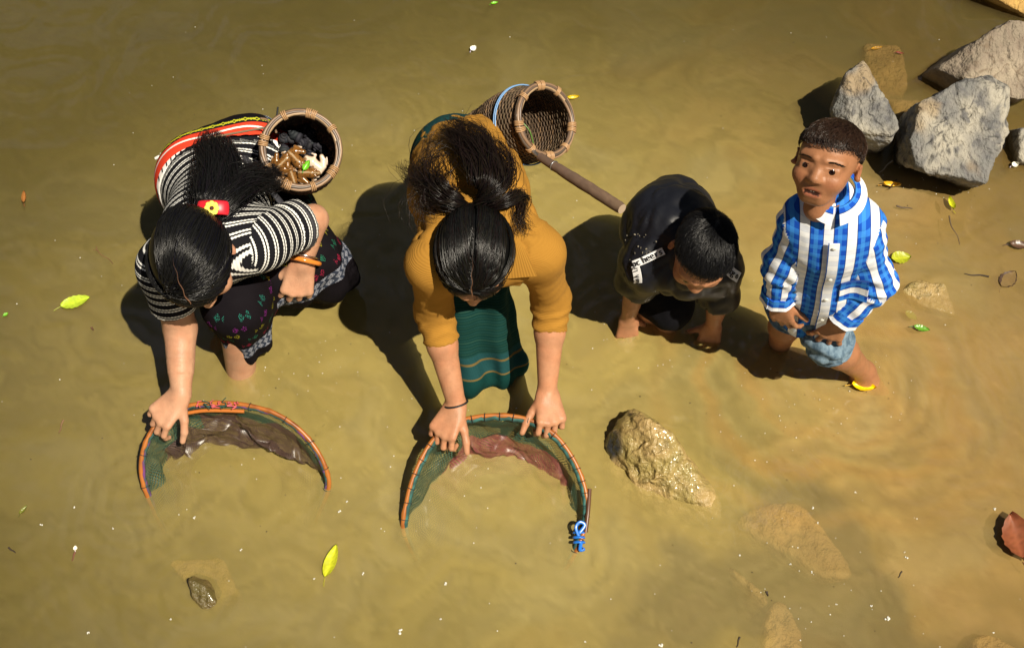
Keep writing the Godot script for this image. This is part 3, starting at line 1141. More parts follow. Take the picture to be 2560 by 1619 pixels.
# the smooth cap of hair under the strands: over(q) says how far the head point q lies inside the hair's outline
func hair_cap(mb: MB, f: Transform3D, s: float, off: float, over: Callable, col: Color, edge := -0.06) -> void:
	var nu := 56
	var nv := 40
	var first := mb.V.size()
	var ok := PackedByteArray()
	for i in nv + 1:
		var a := PI * i / nv
		for j in nu + 1:
			var t := TAU * j / nu
			var d := Vector3(sin(a) * cos(t), cos(a), sin(a) * sin(t))
			var inside: float = over.call(d)
			ok.append(1 if inside > edge else 0)
			var p := scalp(f, s, d, off * clampf(inside * 6.0, -0.6, 1.0))
			mb.vert(p, (f.basis * (d / Vector3(0.86, 1, 1.06))).normalized(), Vector2.ZERO, col)
	for i in nv:
		for j in nu:
			var a := i * (nu + 1) + j
			if ok[a] and ok[a + 1] and ok[a + nu + 1] and ok[a + nu + 2]:
				mb.quad(first + a, first + a + 1, first + a + nu + 2, first + a + nu + 1)


# long hair combed from a parting and the hairline back to a tie
func combed_hair(parent: Node, f: Transform3D, s: float, tie: Vector3, n: int, col: Color, part_x: float, lift: float) -> MeshInstance3D:
	var mb := MB.new()
	hair_cap(mb, f, s, 0.003 * s + lift * 0.25, func(d: Vector3) -> float:
		var low := -0.35 if d.z < 0.0 else lerpf(-0.35, 0.42, smoothstep(0.0, 0.9, d.z))
		if absf(d.x) > 0.5 and d.z > -0.7:
			low = maxf(low, 0.0)
		return d.y - low - (0.0 if absf(d.x - part_x) > 0.04 or d.z < -0.25 else 0.25), col)
	for i in n:
		var sg := 1.0 if rng.randf() < 0.5 else -1.0
		var a: Vector3
		var w := 0.0
		var rise := 0.12
		var u := rng.randf()
		if u < 0.62:
			# from the parting, which runs over the top of the head
			var t := pow(rng.randf(), 0.8) * 1.75
			a = Vector3(part_x + sg * (0.012 + 0.02 * rng.randf()), sin(0.42 + t), cos(0.42 + t))
			w = lerpf(1.05, 0.22, t / 1.75) * (0.15 + 1.05 * rng.randf())
		else:
			var t := rng.randf()
			a = Vector3(sg * lerpf(0.30, 1.0, sqrt(t)), lerpf(0.42, 0.02, t * t), lerpf(0.92, 0.16, t))
			w = 0.12 * rng.randf()
			rise = lerpf(0.75, 0.30, t)
		var off := (0.003 + 0.006 * rng.randf()) * s + lift * rng.randf_range(0.75, 1.0)
		var p := PackedVector3Array()
		var j0 := rng.randf() * TAU
		var jj := rng.randf_range(0.0, 0.035)
		a = a.normalized()
		for k in 11:
			var t := k / 10.0
			var d := a.slerp(tie, t * t * (3.0 - 2.0 * t))
			d += Vector3(sg * w * sin(PI * pow(t, 0.8)), rise * sin(PI * t), 0.0) + Vector3(sin(j0 + t * 5.0), cos(j0 * 2.0 + t * 4.0), 0) * jj * t * (1.0 - t) * 4.0
			p.append(scalp(f, s, d, off * (0.35 + 0.65 * minf(1.0, t * 6.0)) - (0.004 * s if t > 0.93 else 0.0)))
		var v := rng.randf_range(0.7, 1.5)
		strand(mb, p, rng.randf_range(0.0006, 0.0013) * s, Color(col.r * v, col.g * v, col.b * v))
	var hair := put("hair", mb, M.hair, parent)
	# the parting: a line of bare scalp
	mb = MB.new()
	var line := PackedVector3Array()
	var wide := PackedFloat32Array()
	for k in 16:
		var t := k / 15.0
		line.append(scalp(f, s, Vector3(part_x + 0.015 * sin(k * 1.3), sin(0.50 + t * 1.15), cos(0.50 + t * 1.15)), lift + 0.0075 * s))
		wide.append((0.0024 - 0.0020 * t * t) * s)
	mb.tube(line, wide, 6, Color(0.20, 0.10, 0.06), Color(0.04, 0.025, 0.02), true, 0.4, f.basis.x)
	put("parting", mb, M.skin, hair)
	return hair


# a tail of hair: bundles [guide points, radius at its middle, strands, waviness]
func hair_tail(parent: Node, bundles: Array, col: Color, tip: Color) -> void:
	var mb := MB.new()
	for b in bundles:
		var guide: Array = b[0]
		for i in b[2]:
			var ang := rng.randf() * TAU
			# strands gather in locks
			var clump := float(rng.randi() % 13)
			ang = clump * 2.4 + rng.randfn() * 0.16
			var rr := clampf(0.25 + 0.75 * fposmod(clump * 0.618, 1.0) + rng.randfn() * 0.07, 0.0, 1.15)
			if rng.randf() < 0.12:
				rr = sqrt(rng.randf()) * 1.3
				ang = rng.randf() * TAU
			var ph := rng.randf() * TAU
			var fq := rng.randf_range(4.0, 9.0)
			var am: float = b[3] * rng.randf_range(0.2, 1.0) * (2.4 if rng.randf() < 0.05 else 1.0)
			var reach := rng.randf_range(0.72, 1.0)
			var p := PackedVector3Array()
			var nseg := 14
			for k in nseg:
				var t := float(k) / (nseg - 1) * reach
				var c := lerp3(guide, t)
				var dd := (lerp3(guide, minf(t + 0.03, 1.0)) - lerp3(guide, maxf(t - 0.03, 0.0))).normalized()
				var x := dd.cross(Vector3.UP).normalized()
				var y := x.cross(dd)
				var r: float = b[1] * (0.22 + 1.15 * sin(PI * pow(clampf(t * 0.86, 0.0, 1.0), 0.7)))
				var a2 := ang + 0.6 * sin(t * 3.0 + ph)
				var q := c + (x * cos(a2) + y * sin(a2) * 0.55) * (r * rr)
				q += (x * sin(ph + t * fq) + y * cos(ph * 1.7 + t * fq * 0.8) * 0.6) * am * t
				q += (x * sin(clump * 5.0 + t * 7.5) + y * cos(clump * 3.0 + t * 6.0) * 0.6) * (float(b[3]) * 0.9 * t)
				p.append(q)
			var v := rng.randf_range(0.6, 1.6)
			strand(mb, p, rng.randf_range(0.0006, 0.0012), Color(col.r * v, col.g * v, col.b * v), Color(tip.r * v, tip.g * v, tip.b * v))
	put("ponytail", mb, M.hair, parent)


# a boy's short hair growing from a whorl; over(d) > 0 where hair grows
func short_hair(parent: Node, f: Transform3D, s: float, whorl: Vector3, n: int, length: float, col: Color, tip: Color, over: Callable, up := 0.25, sweep := 0.0) -> void:
	var mb := MB.new()
	hair_cap(mb, f, s, 0.0025 * s, over, Color(col.r * 0.7, col.g * 0.7, col.b * 0.7), 0.10)
	var made := 0
	while made < n:
		var d := Vector3(rng.randfn(), rng.randfn(), rng.randfn()).normalized()
		var o: float = over.call(d)
		if o < 0.0:
			continue
		made += 1
		var away := (d - whorl * d.dot(whorl))
		away = (away - d * away.dot(d)).normalized() if away.length() > 0.02 else d.cross(Vector3.UP).normalized()
		away = (away + Vector3(rng.randfn(), rng.randfn(), rng.randfn()) * 0.24 + Vector3(sweep, 0, 0)).normalized()
		# clipped short at the sides and along the hairline
		var side := smoothstep(0.35, 0.75, absf(d.x)) * smoothstep(0.55, 0.15, d.y)
		var l := length * rng.randf_range(0.6, 1.1) * (0.30 + 0.70 * clampf(o * 2.0, 0.0, 1.0)) * lerpf(1.0, 0.30, side)
		var u := up * rng.randf_range(0.4, 1.5) * clampf(0.35 + o * 1.5, 0.35, 1.0)
		var p := PackedVector3Array()
		var e := d
		for k in 6:
			var t := k / 5.0
			e = (d + away * (l / 0.088 * t)).normalized()
			p.append(scalp(f, s, e, (0.002 + 0.003 * rng.randf() * 0.3) * s + l * u * (t - 0.35 * t * t) + 0.004 * s * (1.0 if t > 0.1 else 0.4)))
		var v := rng.randf_range(0.6, 1.6)
		strand(mb, p, rng.randf_range(0.0004, 0.0008), Color(col.r * v, col.g * v, col.b * v), Color(tip.r * v, tip.g * v, tip.b * v))
	put("hair", mb, M.hair, parent)


# ---------------------------------------------------------------- the four people

func frame(up: Vector3, face: Vector3, at: Vector3) -> Transform3D:
	var z := face.normalized()
	var y := (up - z * up.dot(z)).normalized()
	return Transform3D(Basis(y.cross(z), y, z), at)


func ground(o: Vector3) -> Vector3:
	return Vector3(o.x, 0, o.z)


# moves a person's root to the water's surface under them, keeping the parts where they are
func seat_root(o: Node3D, at: Vector3) -> void:
	o.position = at
	for c in o.get_children():
		c.position -= at


func foot(g: Grid, ankle: Vector3, toe: Vector3, s: float) -> void:
	g.cap(ankle, ankle + (toe - ankle) * 0.25 + Vector3(0, -0.03, 0) * s, 0.034 * s, 0.036 * s, 0.03)
	g.cap(ankle + Vector3(0, -0.035, 0) * s, toe, 0.034 * s, 0.026 * s, 0.03, Vector3.UP, 0.75)
	var d := (toe - ankle)
	d.y = 0
	d = d.normalized()
	var x := d.cross(Vector3.UP)
	for i in 5:
		g.cap(toe + x * (0.028 - 0.0135 * i) * s - d * 0.02 * s, toe + x * (0.030 - 0.014 * i) * s + d * (0.026 - 0.004 * absf(i - 1.0)) * s, 0.0115 * s, 0.0095 * s, 0.006)


func woman_in_stripes() -> void:
	var o := thing("person", "woman in a black and white striped sweater stooping over the left net", "person", "people fishing in the stream")
	var base := Color(0.46, 0.245, 0.150)
	var tint := skin_tint(base)
	var hip_l := Vector3(-0.7946, 0.3741, -0.1948)
	var hip_r := Vector3(-0.6863, 0.3741, -0.2501)
	var pel := (hip_l + hip_r) * 0.5
	var chest := Vector3(-0.7347, 0.4524, 0.0458)
	var neck := Vector3(-0.7321, 0.5002, 0.1172)
	var sh_r := Vector3(-0.6040, 0.4785, 0.0786)
	var sh_l := Vector3(-0.8350, 0.4524, 0.1410)
	var el_r := Vector3(-0.5027, 0.4002, -0.0491)
	var wr_r := Vector3(-0.5375, 0.3001, 0.0109)
	var el_l := Vector3(-0.8347, 0.2610, 0.1888)
	var wr_l := Vector3(-0.8273, 0.1850, 0.3363)
	var kn_l := Vector3(-0.7033, 0.2610, 0.1152)
	var an_l := Vector3(-0.7488, -0.1000, 0.1543)
	var kn_r := Vector3(-0.5416, 0.2262, -0.0646)
	var an_r := Vector3(-0.5304, -0.1600, -0.1789)
	var f := frame(Vector3(-0.05, 0.74, 0.67), Vector3(0.16, -0.66, 0.72), Vector3(-0.7346, 0.5481, 0.1915))
	var body := MB.new()
	var g := Grid.new(Vector3(-1.02, -0.36, -0.40), Vector3(-0.36, 0.70, 0.52), 0.0085)
	g.cap(hip_l, hip_r, 0.10, 0.10)
	g.cap(pel, chest, 0.10, 0.10, 0.03)
	g.cap(chest, neck, 0.07, 0.045, 0.03)
	g.cap(neck, f * Vector3(0, -0.05, -0.02), 0.046, 0.048, 0.02)
	g.cap(sh_l, sh_r, 0.045, 0.045, 0.03)
	g.cap(sh_r, el_r, 0.043, 0.036, 0.02)
	g.cap(el_r, el_r.lerp(wr_r, 0.64), 0.038, 0.0297, 0.012)
	g.cap(sh_l, el_l, 0.046, 0.041, 0.02)
	g.cap(el_l, el_l.lerp(wr_l, 0.64), 0.041, 0.0333, 0.012)
	g.cap(hip_l, kn_l, 0.085, 0.06, 0.03)
	g.cap(kn_l, an_l, 0.052, 0.036, 0.02)
	g.cap(hip_r, kn_r, 0.085, 0.06, 0.03)
	g.cap(kn_r, an_r, 0.05, 0.034, 0.02)
	foot(g, an_l, Vector3(-0.8096, -0.1600, 0.1708), 1.0)
	foot(g, an_r, Vector3(-0.4762, -0.1900, -0.1418), 1.0)
	add_skin(body, g, tint)
	head(body, f, 1.02, base, false, 0.0)
	hand(body, wr_l, Vector3(-0.8776, 0.1580, 0.3863) - wr_l, Vector3(-0.10, 0.92, 0.35), -1.0, 0.92, [0.6, 0.75, 0.85, 0.95, 1.0], tint, 0.15, 0.9, el_l.lerp(wr_l, 0.5), 0.0354)
	hand(body, wr_r, Vector3(-0.5541, 0.2479, 0.0454) - wr_r, Vector3(0.25, 0.75, 0.6), 1.0, 0.98, [0.7, 0.95, 0.95, 1.0, 1.05], tint, 0.2, 0.7, el_r.lerp(wr_r, 0.5), 0.0319)
	put("body", body, M.skin, o)
	eyes(o, f, 1.02, f.basis.z)

	# sweater
	var ax := (Vector3(-0.6662, 0.4520, 0.0455) - pel).normalized()
	g = Grid.new(Vector3(-1.0, 0.22, -0.38), Vector3(-0.38, 0.72, 0.36), 0.0068)
	var hem := pel + ax * 0.035
	g.cap(hip_l, hip_r, 0.128, 0.128)
	g.cap(pel, chest, 0.128, 0.125, 0.05)
	g.cap(chest, neck, 0.105, 0.062, 0.05)
	g.cap(sh_l, sh_r, 0.060, 0.066, 0.05)
	g.trim(Plane(-ax, -ax.dot(hem)))
	var cuff := sh_r.lerp(el_r, 0.74)
	var ar := (el_r - sh_r).normalized()
	g.cap(sh_r - ar * 0.03, el_r, 0.062, 0.060, 0.045, Vector3.ZERO, 1.0, Plane(ar, ar.dot(cuff)))
	var al := (el_l - sh_l).normalized()
	g.cap(sh_l, el_l, 0.064, 0.057, 0.04, Vector3.ZERO, 1.0, Plane(al, al.dot(sh_l.lerp(el_l, 0.62))))
	g.cap(neck - ax * 0.01, neck + (f.origin - neck) * 0.9, 0.052, 0.055, 0.01, Vector3.ZERO, 1.0, Plane(), true)
	var mb := MB.new()
	add_cloth(mb, g, [[pel, pel + ax * pel.distance_to(chest), 0.11, Vector3.UP, 0.0, true], [sh_r, el_r, 0.066, Vector3.UP, 0.01, false], [sh_l, el_l, 0.062, Vector3.UP, 0.0, false]],
		func(p: Vector3, _n: Vector3, b: int, _u: float, v: float) -> float:
			var e := 0.0030 * nz.get_noise_3d(p.x * 5.0, p.y * 5.0, p.z * 7.0)
			if b == 1 and v > sh_r.distance_to(el_r) * 0.5:
				e -= 0.004
			return e)
	for k in mb.U.size():
		# the hem is plain rib
		if (mb.V[k] - hem).dot(ax) < 0.024 and (mb.V[k] - pel).dot(ar) < 0.16:
			mb.U[k].y = 0.0
	var sw := put("sweater", mb, M.sweater, o)
	# plain ribbed hem and cuff
	for e in [[cuff, 1]]:
		var rb := MB.new()
		var pts := PackedVector3Array()
		var c: Vector3 = e[0]
		var an := ax if e[1] == 0 else ar
		var u := an.cross(Vector3(0, 0, 1) if e[1] == 0 else Vector3.UP).normalized()
		var w := u.cross(an)
		var nn := 60
		for j in nn + 1:
			var d := u * cos(TAU * j / nn) + w * sin(TAU * j / nn)
			pts.append(g.meet(c + an * (0.012 if e[1] == 0 else -0.010) + d * 0.24, -d, 0.24) - an * 0.004)
		rb.tube(pts, even(nn + 1, 0.011), 8, Color(0.030, 0.031, 0.036), Color(-1, 0, 0), false, 0.45)
		put("ribbed_edge", rb, M.vc, sw)

	# sash round the hips
	g = Grid.new(Vector3(-1.0, 0.2, -0.42), Vector3(-0.42, 0.66, 0.15), 0.0068)
	g.cap(hip_l - ax * 0.01, hip_r - ax * 0.01, 0.136, 0.134)
	g.trim(Plane(ax, ax.dot(pel + ax * 0.055)))
	g.trim(Plane(-ax, -ax.dot(pel - ax * 0.045)))
	mb = MB.new()
	add_cloth(mb, g, [[pel - ax * 0.045, pel + ax * 0.055, 0.12, Vector3.UP, 0.0, true]])
	for k in mb.U.size():
		mb.U[k].y /= 0.10
	var sa := put("sash", mb, M.sash, o)
	mb = MB.new()
	var tie_at := Vector3(-0.8989, 0.3959, -0.2517)
	for e in [Vector3(-0.9187, 0.4133, -0.2570), Vector3(-0.9325, 0.4089, -0.2456), Vector3(-0.8918, 0.4089, -0.2792)]:
		mb.tube(curve([tie_at, tie_at.lerp(e, 0.5) + Vector3(0, 0.012, 0), e], 7), even(7, 0.0042), 7, Color.WHITE)
	mb.ell(tie_at, Basis.IDENTITY, Vector3(0.011, 0.010, 0.010), Color.WHITE)
	put("drawstring", mb, M.cord, sa)

	# skirt
	g = Grid.new(Vector3(-0.98, -0.10, -0.42), Vector3(-0.36, 0.58, 0.34), 0.0072)
	var hem_l := Vector3(-0.7078, 0.0600, 0.1086)
	var hem_r := Vector3(-0.5003, 0.0450, -0.1317)
	var drop := Vector3(-0.6009, 0.0700, -0.0519)
	g.cap(hip_l - ax * 0.03, hip_r - ax * 0.03, 0.122, 0.122)
	g.cap(hip_l, kn_l, 0.105, 0.082, 0.05)
	g.cap(hip_r, kn_r, 0.105, 0.082, 0.05)
	var dl := (hem_l - kn_l).normalized()
	g.cap(kn_l, hem_l, 0.076, 0.056, 0.04, Vector3.ZERO, 1.0, Plane(dl, dl.dot(hem_l)))
	var dr := (hem_r - kn_r).normalized()
	g.cap(kn_r, hem_r, 0.078, 0.072, 0.04, Vector3.ZERO, 1.0, Plane(dr, dr.dot(hem_r)))
	g.cap(Vector3(-0.6667, 0.2000, -0.0049), Vector3(-0.5241, 0.1300, -0.0829), 0.085, 0.075, 0.06)
	g.cap(pel, Vector3(-0.6295, 0.2262, -0.0913), 0.10, 0.10, 0.06)
	mb = MB.new()
	var ll := kn_l.distance_to(hem_l)
	var da := Vector3(-0.6586, 0.3132, -0.1033)
	var db := Vector3(-0.5799, 0.0850, -0.0506)
	add_cloth(mb, g, [[kn_l, hem_l, 0.075, Vector3(0, 0.6, 0.8), 0.335 - ll, false], [da, db, 0.11, Vector3(0.8, 0.5, 0.3), 0.335 - da.distance_to(db), true]],
		func(p: Vector3, _n: Vector3, b: int, u: float, v: float) -> float:
			return 0.009 * sin(u * 62.0 + 3.0 * nz.get_noise_3dv(p * 4.0)) * smoothstep(0.14, 0.34, v) + 0.005 * nz.get_noise_3dv(p * 9.0))
	put("skirt", mb, M.black_skirt, o)

	# hair, its tail and the red tie with a flower
	var tie := (f.basis.inverse() * (Vector3(-0.7140, 0.5481, 0.0668) - f.origin)).normalized()
	combed_hair(o, f, 1.06, tie, 3400, Color(0.0065, 0.0065, 0.0075), 0.0, 0.010)
	var t0 := scalp(f, 1.06, tie, 0.018)
	hair_tail(o, [
		[[t0, Vector3(-0.6955, 0.6090, 0.0623), Vector3(-0.7076, 0.5786, -0.0504), Vector3(-0.7516, 0.5220, -0.1791), Vector3(-0.7735, 0.4915, -0.2548)], 0.042, 1100, 0.010],
		[[t0, Vector3(-0.6730, 0.6090, 0.0562), Vector3(-0.6399, 0.5829, -0.0152), Vector3(-0.6062, 0.5568, -0.0567), Vector3(-0.5712, 0.5307, -0.0988)], 0.036, 700, 0.014],
		[[t0, Vector3(-0.7255, 0.6003, 0.0611), Vector3(-0.7392, 0.5742, -0.0290), Vector3(-0.7650, 0.5394, -0.1237)], 0.026, 320, 0.012]], Color(0.0065, 0.0065, 0.0075), Color(0.011, 0.010, 0.010))
	mb = MB.new()
	var pts := PackedVector3Array()
	var tie_c := Vector3(-0.6910, 0.6340, 0.1046)
	for j in 15:
		var a := lerpf(-0.15, 1.15, j / 14.0) * PI
		pts.append(tie_c + Vector3(cos(a) * 0.033, 0.0, 0.0) + Vector3(0, 0.83, 0.5) * (sin(a) * 0.016 - 0.016))
	mb.tube(pts, even(15, 0.017), 10, Color.WHITE, Color(-1, 0, 0), true, 0.28, Vector3(0, 0.8, 0.5))
	var ht := put("hair_tie", mb, M.red, o)
	mb = MB.new()
	var fc := tie_c + Vector3(0.002, 0.004, 0.006)
	var fb := Basis(Vector3(1, 0, 0), Vector3(0, 0.56, -0.83), Vector3(0, 0.83, 0.56))
	for k in 8:
		var d := fb * Vector3(cos(TAU * k / 8.0), sin(TAU * k / 8.0), 0.0)
		mb.ell(fc + d * 0.011, fb, Vector3(0.0068, 0.0068, 0.003), Color(0.85, 0.72, 0.12), 8, 6)
	mb.ell(fc + fb * Vector3(0, 0, 0.002), fb, Vector3(0.0045, 0.0045, 0.003), Color(0.06, 0.015, 0.01), 8, 6)
	put("flower", mb, M.vc, ht)

	# bangles
	for e in [[0.0, 0.0415, 0.0062, M.orange, "bangle"], [-0.013, 0.035, 0.0022, M.silver, "thin_bangle"]]:
		mb = MB.new()
		pts = PackedVector3Array()
		var an := (wr_r - el_r).normalized()
		an = (an + Vector3(0.05, 0.25, 0.35)).normalized()
		var u := an.cross(Vector3.UP).normalized()
		var w := u.cross(an)
		for j in 37:
			pts.append(wr_r - (wr_r - el_r).normalized() * (0.006 - e[0]) + (u * cos(TAU * j / 36.0) + w * sin(TAU * j / 36.0)) * float(e[1]))
		mb.tube(pts, even(37, e[2]), 10, Color.WHITE, Color(-1, 0, 0), false)
		put(e[4], mb, e[3], o)
	seat_root(o, Vector3(-0.70, 0, 0.05))


func woman_in_mustard() -> void:
	var o := thing("person", "woman in a mustard cardigan and green skirt holding a net with both hands", "person", "people fishing in the stream")
	var base := Color(0.43, 0.205, 0.112)
	var tint := skin_tint(base)
	var pel := Vector3(-0.1151, 0.4800, -0.1566)
	var mid := Vector3(-0.1043, 0.5450, -0.0162)
	var chest := Vector3(-0.0800, 0.5550, 0.1025)
	var neck := Vector3(-0.0735, 0.6000, 0.1559)
	var sh_l := Vector3(-0.1824, 0.5550, 0.2082)
	var sh_r := Vector3(0.0603, 0.5550, 0.1735)
	var el_l := Vector3(-0.1923, 0.3350, 0.1849)
	var el_r := Vector3(0.0973, 0.3350, 0.1487)
	var wr_l := Vector3(-0.1397, 0.1550, 0.3500)
	var wr_r := Vector3(0.0891, 0.1550, 0.3103)
	var kn_l := Vector3(-0.0965, 0.0200, 0.1887)
	var kn_r := Vector3(-0.0129, 0.0200, 0.1508)
	var f := frame(Vector3(-0.02, 0.76, 0.65), Vector3(-0.06, -0.65, 0.76), Vector3(-0.0849, 0.5850, 0.2102))
	var body := MB.new()
	var g := Grid.new(Vector3(-0.36, -0.38, -0.40), Vector3(0.24, 0.66, 0.52), 0.0085)
	g.cap(pel, mid, 0.11, 0.10)
	g.cap(mid, chest, 0.10, 0.10, 0.03)
	g.cap(chest, neck, 0.07, 0.045, 0.03)
	g.cap(neck, f * Vector3(0, -0.05, -0.02), 0.046, 0.048, 0.02)
	g.cap(sh_l, sh_r, 0.045, 0.045, 0.03)
	for s in [[sh_l, el_l, wr_l], [sh_r, el_r, wr_r]]:
		g.cap(s[0], s[1], 0.041, 0.035, 0.02)
		g.cap(s[1], s[1].lerp(s[2], 0.35), 0.035, 0.0365, 0.012)
		g.cap(s[1].lerp(s[2], 0.35), s[1].lerp(s[2], 0.64), 0.0365, 0.0302, 0.02)
	g.cap(pel, kn_l, 0.042, 0.022, 0.02)
	g.cap(pel, kn_r, 0.042, 0.022, 0.02)
	var an_l := kn_l + Vector3(0, -0.33, -0.06)
	var an_r := kn_r + Vector3(0, -0.33, -0.06)
	g.cap(kn_l, an_l, 0.022, 0.026, 0.02)
	g.cap(kn_r, an_r, 0.022, 0.026, 0.02)
	add_skin(body, g, tint)
	head(body, f, 1.0, base, false, 0.0)
	hand(body, wr_l, Vector3(-0.1797, 0.1280, 0.4265) - wr_l, Vector3(-0.35, 0.75, 0.5), -1.0, 0.92, [0.35, 1.0, 1.05, 1.1, 1.1], tint, 0.12, 0.75, el_l.lerp(wr_l, 0.5), 0.0336)
	hand(body, wr_r, Vector3(0.1021, 0.1320, 0.4036) - wr_r, Vector3(0.30, 0.75, 0.55), 1.0, 0.92, [0.35, 1.0, 1.05, 1.1, 1.1], tint, 0.12, 0.75, el_r.lerp(wr_r, 0.5), 0.0336)
	put("body", body, M.skin, o)
	eyes(o, f, 1.0, f.basis.z)

	# cardigan
	var ax := (chest - pel).normalized()
	g = Grid.new(Vector3(-0.36, 0.16, -0.42), Vector3(0.24, 0.74, 0.40), 0.0066)
	var side := Vector3(1, 0, 0)
	g.cap(pel - side * 0.010, pel + side * 0.010, 0.120, 0.120, 0.03)
	g.cap(pel, mid - side * 0.005, 0.128, 0.130, 0.05, Vector3.UP, 0.9)
	g.cap(mid, chest, 0.132, 0.136, 0.05, Vector3.UP, 0.88)
	g.cap(chest, neck, 0.10, 0.060, 0.06)
	g.cap(sh_l, sh_r, 0.052, 0.054, 0.06)
	g.trim(Plane(-ax, -ax.dot(pel - ax * 0.075)))
	for s in [[sh_l, el_l, wr_l], [sh_r, el_r, wr_r]]:
		var d: Vector3 = (s[2] - s[1]).normalized()
		var cuff: Vector3 = s[1].lerp(s[2], 0.34)
		g.cap(s[0], s[1], 0.054, 0.044, 0.05)
		g.cap(s[1], s[2], 0.044, 0.043, 0.03, Vector3.ZERO, 1.0, Plane(d, d.dot(cuff)))
	g.cap(neck - ax * 0.01, neck + (f.origin - neck), 0.054, 0.056, 0.012, Vector3.ZERO, 1.0, Plane(), true)
	var mb := MB.new()
	add_cloth(mb, g, [[pel, chest, 0.13, Vector3.UP, 0.0, true], [sh_l, el_l, 0.056, Vector3(0, 0.3, 1), 0.0, false], [el_l, wr_l, 0.054, Vector3(0, 0.3, 1), 0.0, false], [sh_r, el_r, 0.056, Vector3(0, 0.3, 1), 0.0, false], [el_r, wr_r, 0.054, Vector3(0, 0.3, 1), 0.0, false]],
		func(p: Vector3, n: Vector3, b: int, u: float, v: float) -> float:
			if b == 0:
				# pulls across the back and folds running to the shoulders
				var w := nz.get_noise_3d(p.x * 3.0 + p.z * 3.0, p.y * 4.0, p.z * 6.0 - p.x * 3.0)
				var fold := pow(1.0 - absf(w) * 2.0, 3.0) if absf(w) < 0.5 else 0.0
				return 0.013 * fold - 0.005 + 0.005 * nz.get_noise_3d(p.x * 12.0 + p.z * 10.0, p.y * 6.0, p.z * 4.0)
			# bunched rings down to the cuff
			var k := 0.22 if b == 1 or b == 3 else 1.0
			var w := v * 190.0 + 2.2 * sin(u * 30.0 + b) + 3.0 * nz.get_noise_3dv(p * 7.0)
			return 0.0048 * k * (absf(sin(w * 0.5)) - 0.6) * smoothstep(-0.02, 0.10, v + (0.0 if k < 1.0 else 0.1)) + 0.003 * nz.get_noise_3dv(p * 9.0))
	var cg := put("cardigan", mb, M.mustard, o)
	# collar flap lying open on the right of the neck
	mb = MB.new()
	var a0 := Vector3(-0.0360, 0.6350, 0.2007)
	var a1 := Vector3(0.0198, 0.6350, 0.2075)
	var b0 := Vector3(-0.0595, 0.5450, 0.2522)
	var b1 := Vector3(0.0562, 0.5750, 0.2616)
	var p := PackedVector3Array()
	for i in 9:
		for j in 9:
			var u := j / 8.0
			var v := i / 8.0
			p.append(a0.lerp(a1, u).lerp(b0.lerp(b1, u), v) + Vector3(0, 0.012 * sin(PI * u) * (1.0 - v) + 0.006, 0))
	var uv := PackedVector2Array()
	for i in 9:
		for j in 9:
			uv.append(Vector2(i * 0.014, j * 0.009))
	mb.slab(p, 8, 8, uv, Color.WHITE, Vector3(0, 1, 0.4), 0.004)
	put("lapel", mb, M.mustard, cg)

	# skirt
	g = Grid.new(Vector3(-0.34, -0.34, -0.44), Vector3(0.16, 0.60, 0.30), 0.0072)
	g.cap(pel - side * 0.022 - ax * 0.02, pel + side * 0.005 - ax * 0.02, 0.120, 0.118, 0.03)
	g.cap(pel - side * 0.010, kn_l, 0.084, 0.042, 0.04)
	g.cap(pel + side * 0.005, kn_r, 0.084, 0.046, 0.04)
	g.cap(kn_l, kn_l + Vector3(0, -0.25, -0.10), 0.042, 0.055, 0.03)
	g.cap(kn_r, kn_r + Vector3(0, -0.25, -0.10), 0.046, 0.055, 0.03)
	mb = MB.new()
	var sa := pel + Vector3(0.02, 0.0, 0.05)
	var sb := (kn_l + kn_r) * 0.5 + Vector3(0, -0.10, 0.03)
	add_cloth(mb, g, [[sa, sb, 0.11, Vector3(0, 0.5, 1), 0.0, true]],
		func(q: Vector3, _n: Vector3, _b: int, u: float, v: float) -> float:
			return 0.013 * sin(u * 60.0 + 2.5 * nz.get_noise_3dv(q * 3.0)) * smoothstep(0.05, 0.3, v) + 0.005 * nz.get_noise_3dv(q * 7.0))
	put("skirt", mb, M.green_skirt, o)

	var tie := (f.basis.inverse() * (Vector3(-0.0823, 0.6000, 0.0693) - f.origin)).normalized()
	combed_hair(o, f, 1.03, tie, 3400, Color(0.0075, 0.0065, 0.006), 0.02, 0.006)
	var t0 := scalp(f, 1.03, tie, 0.014)
